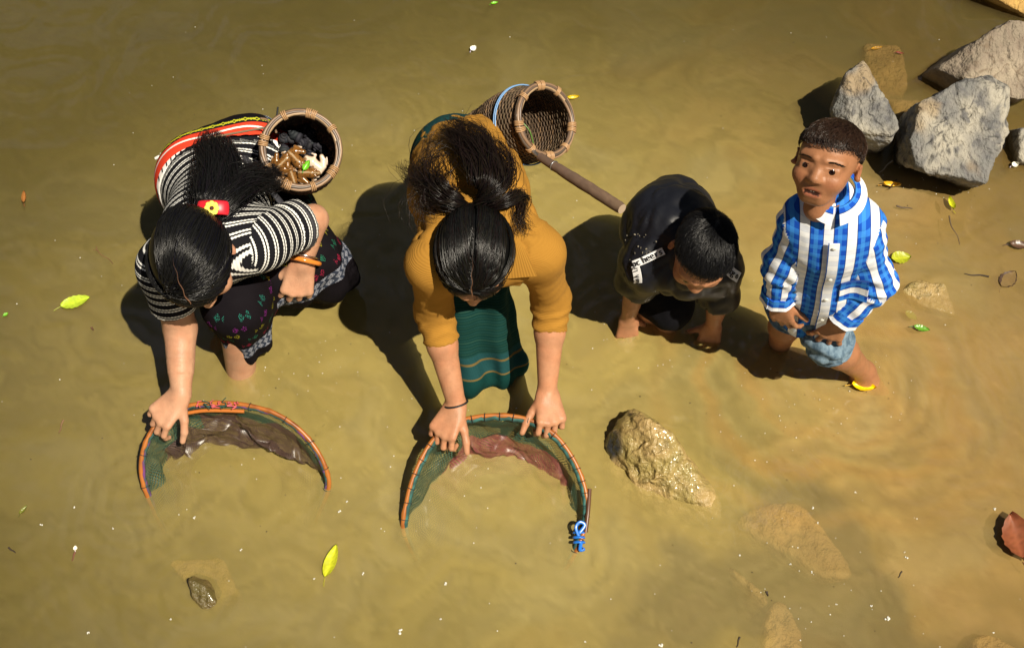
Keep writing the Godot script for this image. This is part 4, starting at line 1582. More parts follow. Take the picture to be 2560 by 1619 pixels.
	hair_tail(o, [
		[[t0, Vector3(-0.0579, 0.7250, 0.1245), Vector3(-0.0677, 0.7300, 0.0522), Vector3(-0.1116, 0.7000, -0.0546), Vector3(-0.1474, 0.6750, -0.1291)], 0.027, 820, 0.022],
		[[t0, Vector3(-0.0426, 0.7250, 0.1338), Vector3(-0.0253, 0.7100, 0.0704), Vector3(-0.0477, 0.7100, 0.0040), Vector3(-0.0890, 0.6900, -0.0765)], 0.022, 460, 0.024],
		[[t0, Vector3(-0.0134, 0.7000, 0.1440), Vector3(0.0183, 0.6600, 0.0930), Vector3(0.0090, 0.6550, 0.1534), Vector3(0.0287, 0.6500, 0.2010)], 0.014, 180, 0.020],
		[[t0, Vector3(-0.1252, 0.7000, 0.1382), Vector3(-0.1671, 0.6900, 0.1065), Vector3(-0.2071, 0.6650, 0.0494), Vector3(-0.2470, 0.6400, -0.0340)], 0.016, 300, 0.026],
		[[t0, Vector3(-0.1436, 0.6900, 0.1357), Vector3(-0.1811, 0.6800, 0.1098), Vector3(-0.2087, 0.6600, 0.1283), Vector3(-0.1855, 0.6400, 0.1702)], 0.016, 90, 0.034],
		[[t0, Vector3(-0.1528, 0.7000, 0.1149), Vector3(-0.1820, 0.7000, 0.0557), Vector3(-0.1712, 0.6900, -0.0140), Vector3(-0.1397, 0.6900, -0.0451)], 0.020, 80, 0.036]], Color(0.0075, 0.0065, 0.006), Color(0.018, 0.011, 0.008))
	mb = MB.new()
	var pts := PackedVector3Array()
	for j in 25:
		var a := TAU * j / 24.0
		pts.append(t0 + Vector3(cos(a) * 0.020, sin(a) * 0.016, sin(a) * 0.010))
	mb.tube(pts, even(25, 0.0035), 8, Color.WHITE, Color(-1, 0, 0), false)
	mb.tube(curve([t0 + Vector3(0.0, 0.018, 0.012), Vector3(-0.0766, 0.6850, 0.1257), Vector3(-0.0793, 0.6900, 0.1182)], 6), even(6, 0.002), 6, Color.WHITE)
	put("hair_tie", mb, M.paleblue, o)
	# braided cord on her wrist
	mb = MB.new()
	pts = PackedVector3Array()
	var an := (wr_l - el_l).normalized()
	var u1 := an.cross(Vector3.UP).normalized()
	var w1 := u1.cross(an)
	for j in 41:
		var a := TAU * j / 40.0
		pts.append(wr_l - an * 0.004 + (u1 * cos(a) + w1 * sin(a)) * (0.0295 + 0.0008 * sin(a * 20.0)))
	mb.tube(pts, even(41, 0.0026), 7, Color.WHITE, Color(-1, 0, 0), false)
	put("wrist_cord", mb, M.dark, o)
	seat_root(o, Vector3(-0.06, 0, 0.06))


func boy_in_black() -> void:
	var o := thing("person", "boy in a muddy black shirt bending down with both hands in the water", "person", "people fishing in the stream")
	var base := Color(0.36, 0.165, 0.085)
	var tint := skin_tint(base)
	var pel := Vector3(0.4219, 0.3000, -0.1341)
	var mid := Vector3(0.4168, 0.3700, -0.0318)
	var chest := Vector3(0.4351, 0.3750, 0.0484)
	var neck := Vector3(0.4584, 0.4100, 0.0750)
	var sh_l := Vector3(0.3333, 0.3550, 0.0584)
	var sh_r := Vector3(0.5215, 0.3550, 0.0647)
	var el_l := Vector3(0.3229, 0.2350, 0.0335)
	var el_r := Vector3(0.5363, 0.2250, 0.0711)
	var wr_l := Vector3(0.3171, 0.0650, 0.0248)
	var wr_r := Vector3(0.5471, 0.0600, 0.0438)
	var kn_l := Vector3(0.3796, 0.0600, -0.0252)
	var kn_r := Vector3(0.4327, 0.1000, 0.0159)
	var f := frame(Vector3(0.06, 0.80, 0.60), Vector3(-0.13, -0.52, 0.84), Vector3(0.4573, 0.4700, 0.1109))
	f.basis.y *= 0.90
	var body := MB.new()
	var g := Grid.new(Vector3(0.22, -0.28, -0.24), Vector3(0.66, 0.50, 0.26), 0.0075)
	g.cap(pel, mid, 0.085, 0.08)
	g.cap(mid, chest, 0.08, 0.075, 0.03)
	g.cap(chest, neck, 0.05, 0.036, 0.03)
	g.cap(neck, f * Vector3(0, -0.04, -0.02), 0.036, 0.038, 0.02)
	g.cap(sh_l, sh_r, 0.036, 0.036, 0.03)
	for s in [[sh_l, el_l, wr_l], [sh_r, el_r, wr_r]]:
		g.cap(s[0], s[1], 0.034, 0.029, 0.02)
		g.cap(s[1], s[1].lerp(s[2], 0.64), 0.031, 0.0243, 0.012)
	g.cap(pel, kn_l, 0.06, 0.042, 0.03)
	g.cap(pel, kn_r, 0.06, 0.042, 0.03)
	g.cap(kn_l, kn_l + Vector3(-0.01, -0.26, -0.05), 0.038, 0.027, 0.02)
	g.cap(kn_r, kn_r + Vector3(0.0, -0.26, -0.05), 0.038, 0.027, 0.02)
	add_skin(body, g, tint)
	head(body, f, 0.88, base, true, 0.0)
	hand(body, wr_l, Vector3(0.3175, -0.0200, 0.0407) - wr_l, Vector3(0.2, 0.45, 0.85), -1.0, 0.74, [0.2, 0.35, 0.3, 0.35, 0.4], tint, 0.35, 0.8, el_l.lerp(wr_l, 0.5), 0.0261)
	hand(body, wr_r, Vector3(0.5425, -0.0200, 0.0566) - wr_r, Vector3(-0.1, 0.45, 0.85), 1.0, 0.74, [0.2, 0.4, 0.35, 0.4, 0.45], tint, 0.30, 0.8, el_r.lerp(wr_r, 0.5), 0.0261)
	put("body", body, M.skin, o)
	eyes(o, f, 0.88, f.basis.z)

	var ax := (chest - pel).normalized()
	g = Grid.new(Vector3(0.20, 0.10, -0.28), Vector3(0.70, 0.56, 0.22), 0.006)
	g.cap(pel, mid, 0.112, 0.112, 0.04)
	g.cap(mid - Vector3(0.02, 0, 0), chest, 0.116, 0.104, 0.05)
	g.cap(chest, neck, 0.08, 0.046, 0.05)
	g.cap(sh_l, sh_r, 0.052, 0.052, 0.05)
	g.trim(Plane(-ax, -ax.dot(pel - ax * 0.07)))
	for s in [[sh_l, el_l], [sh_r, el_r]]:
		var d: Vector3 = (s[1] - s[0]).normalized()
		g.cap(s[0], s[1] + d * 0.02, 0.054, 0.056, 0.04, Vector3.ZERO, 1.0, Plane(d, d.dot(s[1])))
	g.cap(neck, neck + (f.origin - neck) * 0.9, 0.043, 0.044, 0.01, Vector3.ZERO, 1.0, Plane(), true)
	var mb := MB.new()
	add_cloth(mb, g, [[pel, chest, 0.10, Vector3.UP, 0.0, true], [sh_l, el_l, 0.055, Vector3(0, 0.3, 1), 0.0, false], [sh_r, el_r, 0.055, Vector3(0, 0.3, 1), 0.0, false]],
		func(p: Vector3, _n: Vector3, b: int, _u: float, v: float) -> float:
			var w := nz.get_noise_3d(p.x * 5.0 + p.z * 4.0, p.y * 4.0, p.z * 2.0 - p.x * 2.0)
			var fold := pow(1.0 - absf(w) * 1.6, 3.0) if absf(w) < 0.6 else 0.0
			return 0.011 * fold - 0.004 + 0.003 * nz.get_noise_3dv(p * 13.0))
	var sh := put("shirt", mb, M.tee, o)
	# printed tape round the sleeves
	var fr := Basis(Vector3(1, 0, 0), Vector3(0, 0.56, -0.83), Vector3(0, 0.83, 0.56))
	var towards := fr.z
	for t in [
		[[Vector3(0.2985, 0.3500, 0.0597), Vector3(0.3210, 0.3600, 0.0559), Vector3(0.3456, 0.3700, 0.0484), Vector3(0.3680, 0.3800, 0.0422)], 0.018, "ocheers", 0.020],
		[[Vector3(0.3025, 0.3400, 0.0572), Vector3(0.3070, 0.3100, 0.0564), Vector3(0.3106, 0.2800, 0.0560), Vector3(0.3115, 0.2500, 0.0469)], 0.018, "21 ven", 0.016],
		[[Vector3(0.5234, 0.3700, 0.0845), Vector3(0.5345, 0.3600, 0.0870), Vector3(0.5458, 0.3500, 0.0896), Vector3(0.5613, 0.3300, 0.0849)], 0.026, "ocgo", 0.020],
	]:
		mb = MB.new()
		var pts := PackedVector3Array()
		var mid_line := PackedVector3Array()
		var path: Array = t[0]
		for j in 17:
			var c := lerp3(path, j / 16.0)
			var d := (lerp3(path, minf(1.0, j / 16.0 + 0.05)) - lerp3(path, maxf(0.0, j / 16.0 - 0.05))).normalized()
			var ac := towards.cross(d).normalized()
			for s in [-0.5, 0.5]:
				pts.append(g.meet(c + ac * float(t[1]) * s + towards * 0.15, -towards, 0.35) + towards * 0.0055)
			mid_line.append(g.meet(c + towards * 0.15, -towards, 0.35) + towards * 0.0055)
		var rows := PackedVector3Array()
		for s in 2:
			for j in 17:
				rows.append(pts[j * 2 + s])
		mb.slab(rows, 16, 1, PackedVector2Array(), Color.WHITE, towards, 0.002)
		var tp := put("printed_tape", mb, M.white, sh)
		mb = MB.new()
		var n: int = t[2].length()
		var total := 0.5
		for k in n:
			total += 0.55 if t[2][k] in "r 1" else 1.0
		var along := 0.25
		for k in n:
			var wd := 0.55 if t[2][k] in "r 1" else 1.0
			var u := (along + wd * 0.5) / total
			along += wd
			var i := int(u * 16)
			var x := (mid_line[mini(i + 2, 16)] - mid_line[maxi(i - 2, 0)]).normalized()
			var z := (towards - x * x.dot(towards)).normalized()
			mb.text(t[2][k], t[3], 0.0012, Basis(x, z.cross(x), z), mid_line[i] + z * 0.0012, Color.WHITE)
		put("lettering", mb, M.dark, tp)
	# splashes of dried mud
	mb = MB.new()
	for k in 22:
		var c := Vector3(0.3177, 0.4200, 0.0554) + Vector3(rng.randfn() * 0.018, 0, rng.randfn() * 0.03)
		var q := g.meet(c + towards * 0.1, -towards, 0.4)
		mb.ell(q + towards * 0.003, fr * Basis(Vector3(0, 0, 1), rng.randf() * 3.0), Vector3(rng.randf_range(0.0008, 0.0036), rng.randf_range(0.0008, 0.002), 0.0011), Color(0.17, 0.15, 0.11), 7, 5)
	put("mud_splashes", mb, M.vc, sh).set_meta("kind", "stuff")

	g = Grid.new(Vector3(0.22, -0.08, -0.26), Vector3(0.62, 0.44, 0.20), 0.007)
	g.cap(pel, pel + Vector3(0.02, 0, 0), 0.098, 0.098)
	g.cap(pel, kn_l + Vector3(0, 0.04, 0), 0.085, 0.06, 0.04)
	g.cap(pel, kn_r, 0.085, 0.062, 0.04)
	mb = MB.new()
	add_cloth(mb, g, [[pel, kn_r, 0.08, Vector3.UP, 0.0, true]], func(p: Vector3, _n: Vector3, _b: int, _u: float, _v: float) -> float: return 0.006 * nz.get_noise_3dv(p * 9.0))
	put("shorts", mb, M.shorts, o)
	short_hair(o, f, 0.90, Vector3(0.12, 0.62, -0.62).normalized(), 6000, 0.038, Color(0.0065, 0.0065, 0.0075), Color(0.012, 0.012, 0.013), func(d: Vector3) -> float:
		var e := d.y - lerpf(-0.50, 0.30, smoothstep(-0.2, 0.7, d.z))
		if absf(d.x) > 0.70 and d.z > -0.45 and d.z < 0.22:
			e = minf(e, d.y + 0.02)
		return e, 0.20)
	seat_root(o, Vector3(0.44, 0, 0.0))


func boy_in_plaid() -> void:
	var o := thing("person", "boy in a blue and white plaid shirt standing by the grey boulders and looking up", "person", "people fishing in the stream")
	var base := Color(0.31, 0.140, 0.068)
	var tint := skin_tint(base)
	var neck := Vector3(0.6942, 0.7750, 0.2008)
	var chest := Vector3(0.7172, 0.6450, 0.1971)
	var waist := Vector3(0.7409, 0.4700, 0.1801)
	var hips := Vector3(0.7555, 0.3450, 0.1618)
	var sh_l := Vector3(0.6462, 0.7050, 0.1939)
	var sh_r := Vector3(0.7632, 0.7050, 0.2130)
	var el_l := Vector3(0.6272, 0.5450, 0.2030)
	var el_r := Vector3(0.8465, 0.5150, 0.2304)
	var wr_l := Vector3(0.6369, 0.4250, 0.2123)
	var wr_r := Vector3(0.7896, 0.3950, 0.2462)
	var hl := Vector3(0.7238, 0.3600, 0.1543)
	var hr := Vector3(0.7754, 0.3600, 0.1724)
	var kn_l := Vector3(0.7132, 0.2350, 0.1158)
	var kn_r := Vector3(0.7910, 0.2550, 0.2209)
	var an_l := Vector3(0.7451, -0.0600, 0.0440)
	var an_r := Vector3(0.9462, 0.0200, 0.1698)
	var f := frame(Vector3(0.22, 0.75, -0.60), Vector3(-0.47, 0.54, 0.70), Vector3(0.6568, 0.8850, 0.1933))
	f.basis.y *= 0.86
	var ax := (neck - hips).normalized()
	var body := MB.new()
	var g := Grid.new(Vector3(0.52, -0.16, -0.08), Vector3(1.12, 0.80, 0.44), 0.0078)
	g.cap(hips, waist, 0.055, 0.065)
	g.cap(waist, chest, 0.060, 0.065, 0.03)
	g.cap(chest, neck, 0.055, 0.034, 0.03)
	g.cap(neck, f * Vector3(0, -0.06, -0.02), 0.038, 0.040, 0.02)
	g.cap(sh_l, sh_r, 0.036, 0.036, 0.03)
	for s in [[sh_l, el_l, wr_l], [sh_r, el_r, wr_r]]:
		g.cap(s[0], s[1], 0.032, 0.028, 0.02)
		g.cap(s[1], s[1].lerp(s[2], 0.64), 0.030, 0.0236, 0.012)
	g.cap(hl - ax * 0.05, kn_l, 0.05, 0.045, 0.03)
	g.cap(kn_l, kn_l.lerp(an_l, 0.4), 0.040, 0.040, 0.02)
	g.cap(kn_l.lerp(an_l, 0.4), an_l, 0.040, 0.027, 0.02)
	g.cap(hr - ax * 0.05, kn_r, 0.05, 0.045, 0.03)
	g.cap(kn_r, kn_r.lerp(an_r, 0.35), 0.041, 0.043, 0.02)
	g.cap(kn_r.lerp(an_r, 0.35), an_r, 0.043, 0.027, 0.02)
	foot(g, an_r, Vector3(1.0190, -0.0450, 0.2062), 0.80)
	foot(g, an_l, Vector3(0.7629, -0.1000, 0.0956), 0.80)
	add_skin(body, g, tint)
	head(body, f, 0.82, base, true, 1.0)
	hand(body, wr_l, Vector3(0.6525, 0.3750, 0.2302) - wr_l, Vector3(-0.6, 0.55, 0.5), -1.0, 0.74, [0.3, 0.5, 0.55, 0.6, 0.6], tint, 0.2, 0.6, el_l.lerp(wr_l, 0.5), 0.0254)
	hand(body, wr_r, Vector3(0.7696, 0.3200, 0.2577) - wr_r, Vector3(-0.1, 0.82, 0.57), 1.0, 0.78, [0.2, 0.42, 0.40, 0.42, 0.45], tint, 0.45, 1.0, el_r.lerp(wr_r, 0.5), 0.0254)
	var bm := put("body", body, M.skin, o)
	eyes(o, f, 0.82, Vector3(-0.25, 0.62, 0.74))
	# teeth behind the parted lips
	var mb := MB.new()
	for k in 6:
		var x := (k - 2.5) * 0.0058
		mb.ell(f * (Vector3(x, -0.0665, 0.0812 - x * x * 22.0) * 0.82), f.basis, Vector3(0.0028, 0.0034, 0.002), Color(0.62, 0.60, 0.55), 7, 6)
	put("teeth", mb, M.wet, bm)
	for e in [-1.0, 1.0]:
		mb = MB.new()
		for k in 46:
			var u := k / 45.0
			var r := f * (Vector3(e * lerpf(0.013, 0.052, u), 0.0265 + 0.0045 * sin(u * PI) - 0.003 * u + rng.randfn() * 0.0010, lerpf(0.0920, 0.0720, u * u)) * 0.82)
			strand(mb, PackedVector3Array([r, r + f.basis * Vector3(e * 0.004, 0.001, 0.001), r + f.basis * Vector3(e * 0.008, -0.0005, -0.001)]), 0.0007, Color(0.014, 0.009, 0.007))
		put("eyebrow", mb, M.hair, bm)

	# shirt
	var front := Vector3(-0.12, 0.35, 0.93).normalized()
	front = (front - ax * front.dot(ax)).normalized()
	g = Grid.new(Vector3(0.50, 0.26, -0.10), Vector3(1.02, 0.82, 0.46), 0.0060)
	var hem := hips - ax * 0.075
	g.cap(hips - ax * 0.10, waist, 0.086, 0.084, 0.04, front, 0.85)
	g.cap(waist, chest, 0.084, 0.086, 0.05, front, 0.88)
	g.cap(chest, neck, 0.076, 0.050, 0.06)
	g.cap(sh_l, sh_r, 0.042, 0.044, 0.06)
	g.trim(Plane(-ax, -ax.dot(hem)))
	for s in [[sh_l, el_l, wr_l], [sh_r, el_r, wr_r]]:
		var d: Vector3 = (s[2] - s[1]).normalized()
		g.cap(s[0], s[1], 0.045, 0.041, 0.035)
		g.cap(s[1], s[2], 0.041, 0.035, 0.03, Vector3.ZERO, 1.0, Plane(d, d.dot(s[2] - d * 0.012)))
	g.cap(neck + (f.origin - neck) * 0.40, neck + (f.origin - neck) * 0.8, 0.036, 0.044, 0.008, Vector3.ZERO, 1.0, Plane(), true)
	mb = MB.new()
	add_cloth(mb, g, [[hips, neck, 0.10, front, 0.0, true], [sh_l, el_l, 0.052, front, 0.0, false], [el_l, wr_l, 0.048, front, 0.02, false], [sh_r, el_r, 0.052, Vector3(-0.3, 0.5, 0.8), 0.0, false], [el_r, wr_r, 0.048, Vector3(-0.3, 0.5, 0.8), 0.02, false]],
		func(p: Vector3, _n: Vector3, b: int, u: float, v: float) -> float:
			var w := nz.get_noise_3d(p.x * 7.0 + p.y * 2.0, p.y * 3.5, p.z * 7.0)
			var e := 0.007 * w + 0.003 * nz.get_noise_3dv(p * 18.0)
			if b == 0:
				return e + 0.006 * sin(u * 55.0 + p.y * 8.0) * smoothstep(0.16, -0.04, v)
			var wr := sin(v * 120.0 + sin(u * 24.0) * 1.8 + 4.0 * nz.get_noise_3dv(p * 6.0))
			return e + 0.0040 * wr * (0.4 + 0.6 * smoothstep(0.10, 0.0, absf(v - (0.17 if b == 1 or b == 3 else 0.0)))))
	var sh := put("shirt", mb, M.plaid, o)
	var sx := ax.cross(front).normalized()
	# button placket, buttons, pocket, collar, cuffs
	var strip := func(x0: float, x1: float, v0: float, v1: float, nu: int, nv: int, off: float) -> PackedVector3Array:
		var a := PackedVector3Array()
		for i in nv + 1:
			for j in nu + 1:
				var c: Vector3 = hips + ax * lerpf(v0, v1, float(i) / nv) + sx * lerpf(x0, x1, float(j) / nu)
				a.append(g.meet(c + front * 0.3, -front, 0.5) + front * off)
		return a
	var long := (neck - hips).length()
	var pu := PackedVector2Array()
	for i in 31:
		for j in 4:
			pu.append(Vector2(0.027 + j * 0.007, i * 0.0125))
	mb = MB.new()
	mb.slab(strip.call(-0.012, 0.012, -0.070, long - 0.045, 3, 30, 0.0085), 3, 30, pu, Color.WHITE, front, 0.004)
	put("placket", mb, M.plaid, sh)
	for k in 5:
		mb = MB.new()
		var c: Vector3 = hips + ax * lerpf(-0.04, long - 0.055, k / 4.0)
		c = g.meet(c + front * 0.3, -front, 0.5) + front * 0.0105
		mb.ell(c, Basis(sx, ax, front), Vector3(0.0052, 0.0052, 0.0022), Color(0.62, 0.62, 0.58), 12, 6)
		put("button", mb, M.vc, sh)
	pu = PackedVector2Array()
	for i in 9:
		for j in 9:
			pu.append(Vector2(i * 0.0085 + 0.01, j * 0.0085 + 0.013))
	mb = MB.new()
	mb.slab(strip.call(0.030, 0.092, long * 0.36, long * 0.36 + 0.070, 8, 8, 0.0075), 8, 8, pu, Color.WHITE, front, 0.004)
	put("pocket", mb, M.plaid, sh)
	for e in [-1.0, 1.0]:
		var cp := PackedVector3Array()
		pu = PackedVector2Array()
		var nc := 18
		for i in 7:
			for j in nc + 1:
				var u := float(j) / nc
				var ang: float = e * lerpf(0.12, PI * 1.02, u)
				var rad := sx * sin(ang) + front * cos(ang)
				var s := i / 6.0
				var r := lerpf(0.046, 0.066 + 0.009 * (1.0 - u), s)
				var up := lerpf(0.016 + 0.018 * u, -0.008 + 0.022 * u - 0.012 * pow(1.0 - u, 3.0), s)
				if s < 0.2:
					up -= 0.006
				cp.append(neck + ax * (up + 0.024) + rad * (r - 0.003) - front * 0.002)
				pu.append(Vector2(s * 0.034 + 0.014, u * 0.16))
		mb = MB.new()
		mb.slab(cp, nc, 6, pu, Color.WHITE, ax, 0.003)
		put("collar", mb, M.plaid, sh)
	for s in [[el_l, wr_l], [el_r, wr_r]]:
		var d: Vector3 = (s[1] - s[0]).normalized()
		var u := d.cross(Vector3.UP).normalized()
		var w := u.cross(d)
		mb = MB.new()
		var cp := PackedVector3Array()
		pu = PackedVector2Array()
		for i in 5:
			for j in 25:
				var rad := u * cos(TAU * j / 24.0) + w * sin(TAU * j / 24.0)
				cp.append(s[1] - d * (0.034 - i * 0.0085) + rad * (0.0385 + 0.002 * sin(j * 1.9) + (0.002 if i == 4 else 0.0)))
				pu.append(Vector2(i * 0.0085 + 0.006, j * 0.0105))
		mb.slab(cp, 24, 4, pu, Color.WHITE, Vector3.ZERO, 0.003)
		put("cuff", mb, M.plaid, sh)

	# jeans rolled at the knee
	g = Grid.new(Vector3(0.56, 0.02, -0.04), Vector3(1.0, 0.56, 0.40), 0.0066)
	g.cap(hl - ax * 0.05, hr - ax * 0.05, 0.052, 0.052)
	var dl := (an_l - kn_l).normalized()
	var cut_l := hl.lerp(kn_l, 0.86)
	var tl := (kn_l - hl).normalized()
	g.cap(hl - ax * 0.05, kn_l, 0.058, 0.062, 0.04, Vector3.ZERO, 1.0, Plane(tl, tl.dot(cut_l)))
	g.cap(hr - ax * 0.05, kn_r, 0.056, 0.053, 0.04)
	var dr := (an_r - kn_r).normalized()
	g.cap(kn_r, kn_r + dr * 0.08, 0.054, 0.051, 0.03, Vector3.ZERO, 1.0, Plane(dr, dr.dot(kn_r + dr * 0.030)))
	mb = MB.new()
	add_cloth(mb, g, [[hr, kn_r, 0.06, front, 0.0, false], [kn_r, an_r, 0.06, front, 0.0, false], [hl, kn_l, 0.06, front, 0.0, false]], func(p: Vector3, _n: Vector3, b: int, u: float, v: float) -> float:
		return 0.007 * nz.get_noise_3dv(p * 12.0) + 0.0045 * sin(v * 150.0 + 2.0 * sin(u * 30.0) + 3.0 * nz.get_noise_3dv(p * 8.0)))
	var je := put("jeans", mb, M.denim, o)
	for s in [[kn_r + dr * 0.025, dr, 0.0545], [cut_l, tl, 0.0640]]:
		mb = MB.new()
		var u: Vector3 = s[1].cross(Vector3.UP).normalized()
		var w: Vector3 = u.cross(s[1])
		var pts := PackedVector3Array()
		for j in 37:
			pts.append(s[0] + (u * cos(TAU * j / 36.0) + w * sin(TAU * j / 36.0)) * (float(s[2]) * (0.97 + 0.02 * sin(j * 1.3))) + s[1] * 0.003 * sin(j * 0.9))
		mb.tube(pts, even(37, 0.010), 9, Color.WHITE, Color(-1, 0, 0), false, 0.6)
		put("rolled_cuff", mb, M.denim, je)
	short_hair(o, f, 0.84, Vector3(-0.15, 0.72, -0.62).normalized(), 6500, 0.028, Color(0.014, 0.0095, 0.008), Color(0.045, 0.024, 0.015), func(d: Vector3) -> float:
		var e := d.y - lerpf(-0.50, 0.26, smoothstep(-0.25, 0.66, d.z))
		if absf(d.x) > 0.70 and d.z > -0.45 and d.z < 0.22:
			e = minf(e, d.y + 0.02)
		return e, 0.14, -0.35)
	seat_root(o, Vector3(0.80, 0, 0.14))


# ---------------------------------------------------------------- baskets, nets, leaves

# a fish basket: axis towards its mouth, mouth centre, mouth radius, depth
func basket(label: String, mouth: Vector3, axis: Vector3, r: float, deep: float) -> Node3D:
	var o := thing("fish_basket", label, "basket", "baskets carried at the hip")
	var z := axis.normalized()
	var x := Vector3.UP.cross(z).normalized()
	var y := z.cross(x)
	var prof := func(t: float) -> float: return r * (0.93 + 0.16 * sin(PI * clampf(t * 1.15, 0.0, 1.0)) - 0.20 * t * t)
	var stakes := 44
	var rows := 46
	# weavers: thin strips that go in and out round the stakes
	var mb := MB.new()
	for i in rows:
		var t := (i + 0.5) / rows
		var rr: float = prof.call(t)
		var pts := PackedVector3Array()
		var n := stakes * 3
		for j in n + 1:
			var a := TAU * j / n
			var w := 0.0017 * cos(a * stakes * 0.5 + PI * (i % 2))
			var q := rr + w + 0.0008 * nz.get_noise_2d(j * 0.3, i * 3.0)
			pts.append(mouth - z * (t * deep + 0.0008 * nz.get_noise_2d(j * 0.2, i)) + (x * cos(a) + y * sin(a)) * q)
		var k := rng.randf_range(0.6, 1.3)
		var c := Color(0.105 * k, 0.068 * k, 0.038 * k) if i % 9 != 4 else Color(0.20, 0.12, 0.055)
		mb.tube(pts, even(n + 1, deep / rows * 0.56), 4, c, Color(-1, 0, 0), false, 0.45, z)
	for j in stakes:
		var a := TAU * (j + 0.5) / stakes
		var pts := PackedVector3Array()
		for i in 12:
			var t := i / 11.0
			pts.append(mouth - z * (t * deep) + (x * cos(a) + y * sin(a)) * (float(prof.call(t)) - 0.0004))
		var k := rng.randf_range(0.7, 1.3)
		mb.tube(pts, even(12, 0.0021), 4, Color(0.13 * k, 0.085 * k, 0.05 * k), Color(-1, 0, 0), false)
	# floor of the basket
	var rb: float = prof.call(1.0)
	for i in 9:
		var pts := PackedVector3Array()
		for j in 41:
			pts.append(mouth - z * deep + (x * cos(TAU * j / 40.0) + y * sin(TAU * j / 40.0)) * (rb * (i + 0.6) / 9.4))
		mb.tube(pts, even(41, rb / 17.0), 4, Color(0.08, 0.055, 0.03), Color(-1, 0, 0), false)
	# added dark inner skin: stops sunlight coming through the gaps in the weave
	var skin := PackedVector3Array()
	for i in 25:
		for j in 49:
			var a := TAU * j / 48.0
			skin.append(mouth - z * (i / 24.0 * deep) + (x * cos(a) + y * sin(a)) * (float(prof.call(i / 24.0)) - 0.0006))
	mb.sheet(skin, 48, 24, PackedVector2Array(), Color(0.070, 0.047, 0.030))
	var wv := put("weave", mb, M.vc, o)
	wv.set_meta("kind", "stuff")
	# the rim: a bundle of canes bound at intervals
	for i in 6:
		mb = MB.new()
		var pts := PackedVector3Array()
		var e := TAU * i / 6.0
		for j in 73:
			var a := TAU * j / 72.0
			var tw := e + 0.5 * sin(a * 2.0 + i) + a * 0.5
			var rr := r * 0.985 + 0.0052 * cos(tw) + 0.0008 * nz.get_noise_2d(j * 0.4, i * 7.0)
			pts.append(mouth + z * (0.0045 * sin(tw) + 0.003) + (x * cos(a) + y * sin(a)) * rr)
		var c: Color = [Color(0.22, 0.14, 0.085), Color(0.11, 0.078, 0.058), Color(0.38, 0.26, 0.15), Color(0.14, 0.095, 0.065), Color(0.30, 0.19, 0.11), Color(0.09, 0.065, 0.05)][i]
		mb.tube(pts, even(73, 0.0043), 7, c, Color(-1, 0, 0), false)
		put("rim_cane", mb, M.cane, o)
	for a in [0.35, 0.95, 1.10, 1.75, 2.55, 2.72, 3.35, 3.95, 4.10, 4.75, 5.35, 5.50]:
		mb = MB.new()
		for k in 3:
			var aa: float = a + (k - 1) * 0.045
			var c := mouth + z * 0.003 + (x * cos(aa) + y * sin(aa)) * r * 0.985
			var ra := x * cos(aa) + y * sin(aa)
			var pts := PackedVector3Array()
			for j in 17:
				pts.append(c + ra * (0.0108 * cos(TAU * j / 16.0)) + z * (0.0100 * sin(TAU * j / 16.0)) + (y * cos(aa) - x * sin(aa)) * 0.0015 * sin(j * 0.4))
			mb.tube(pts, even(17, 0.0019), 6, Color(0.40, 0.24, 0.12), Color(-1, 0, 0), false)
		put("binding", mb, M.cane, o)
	return o


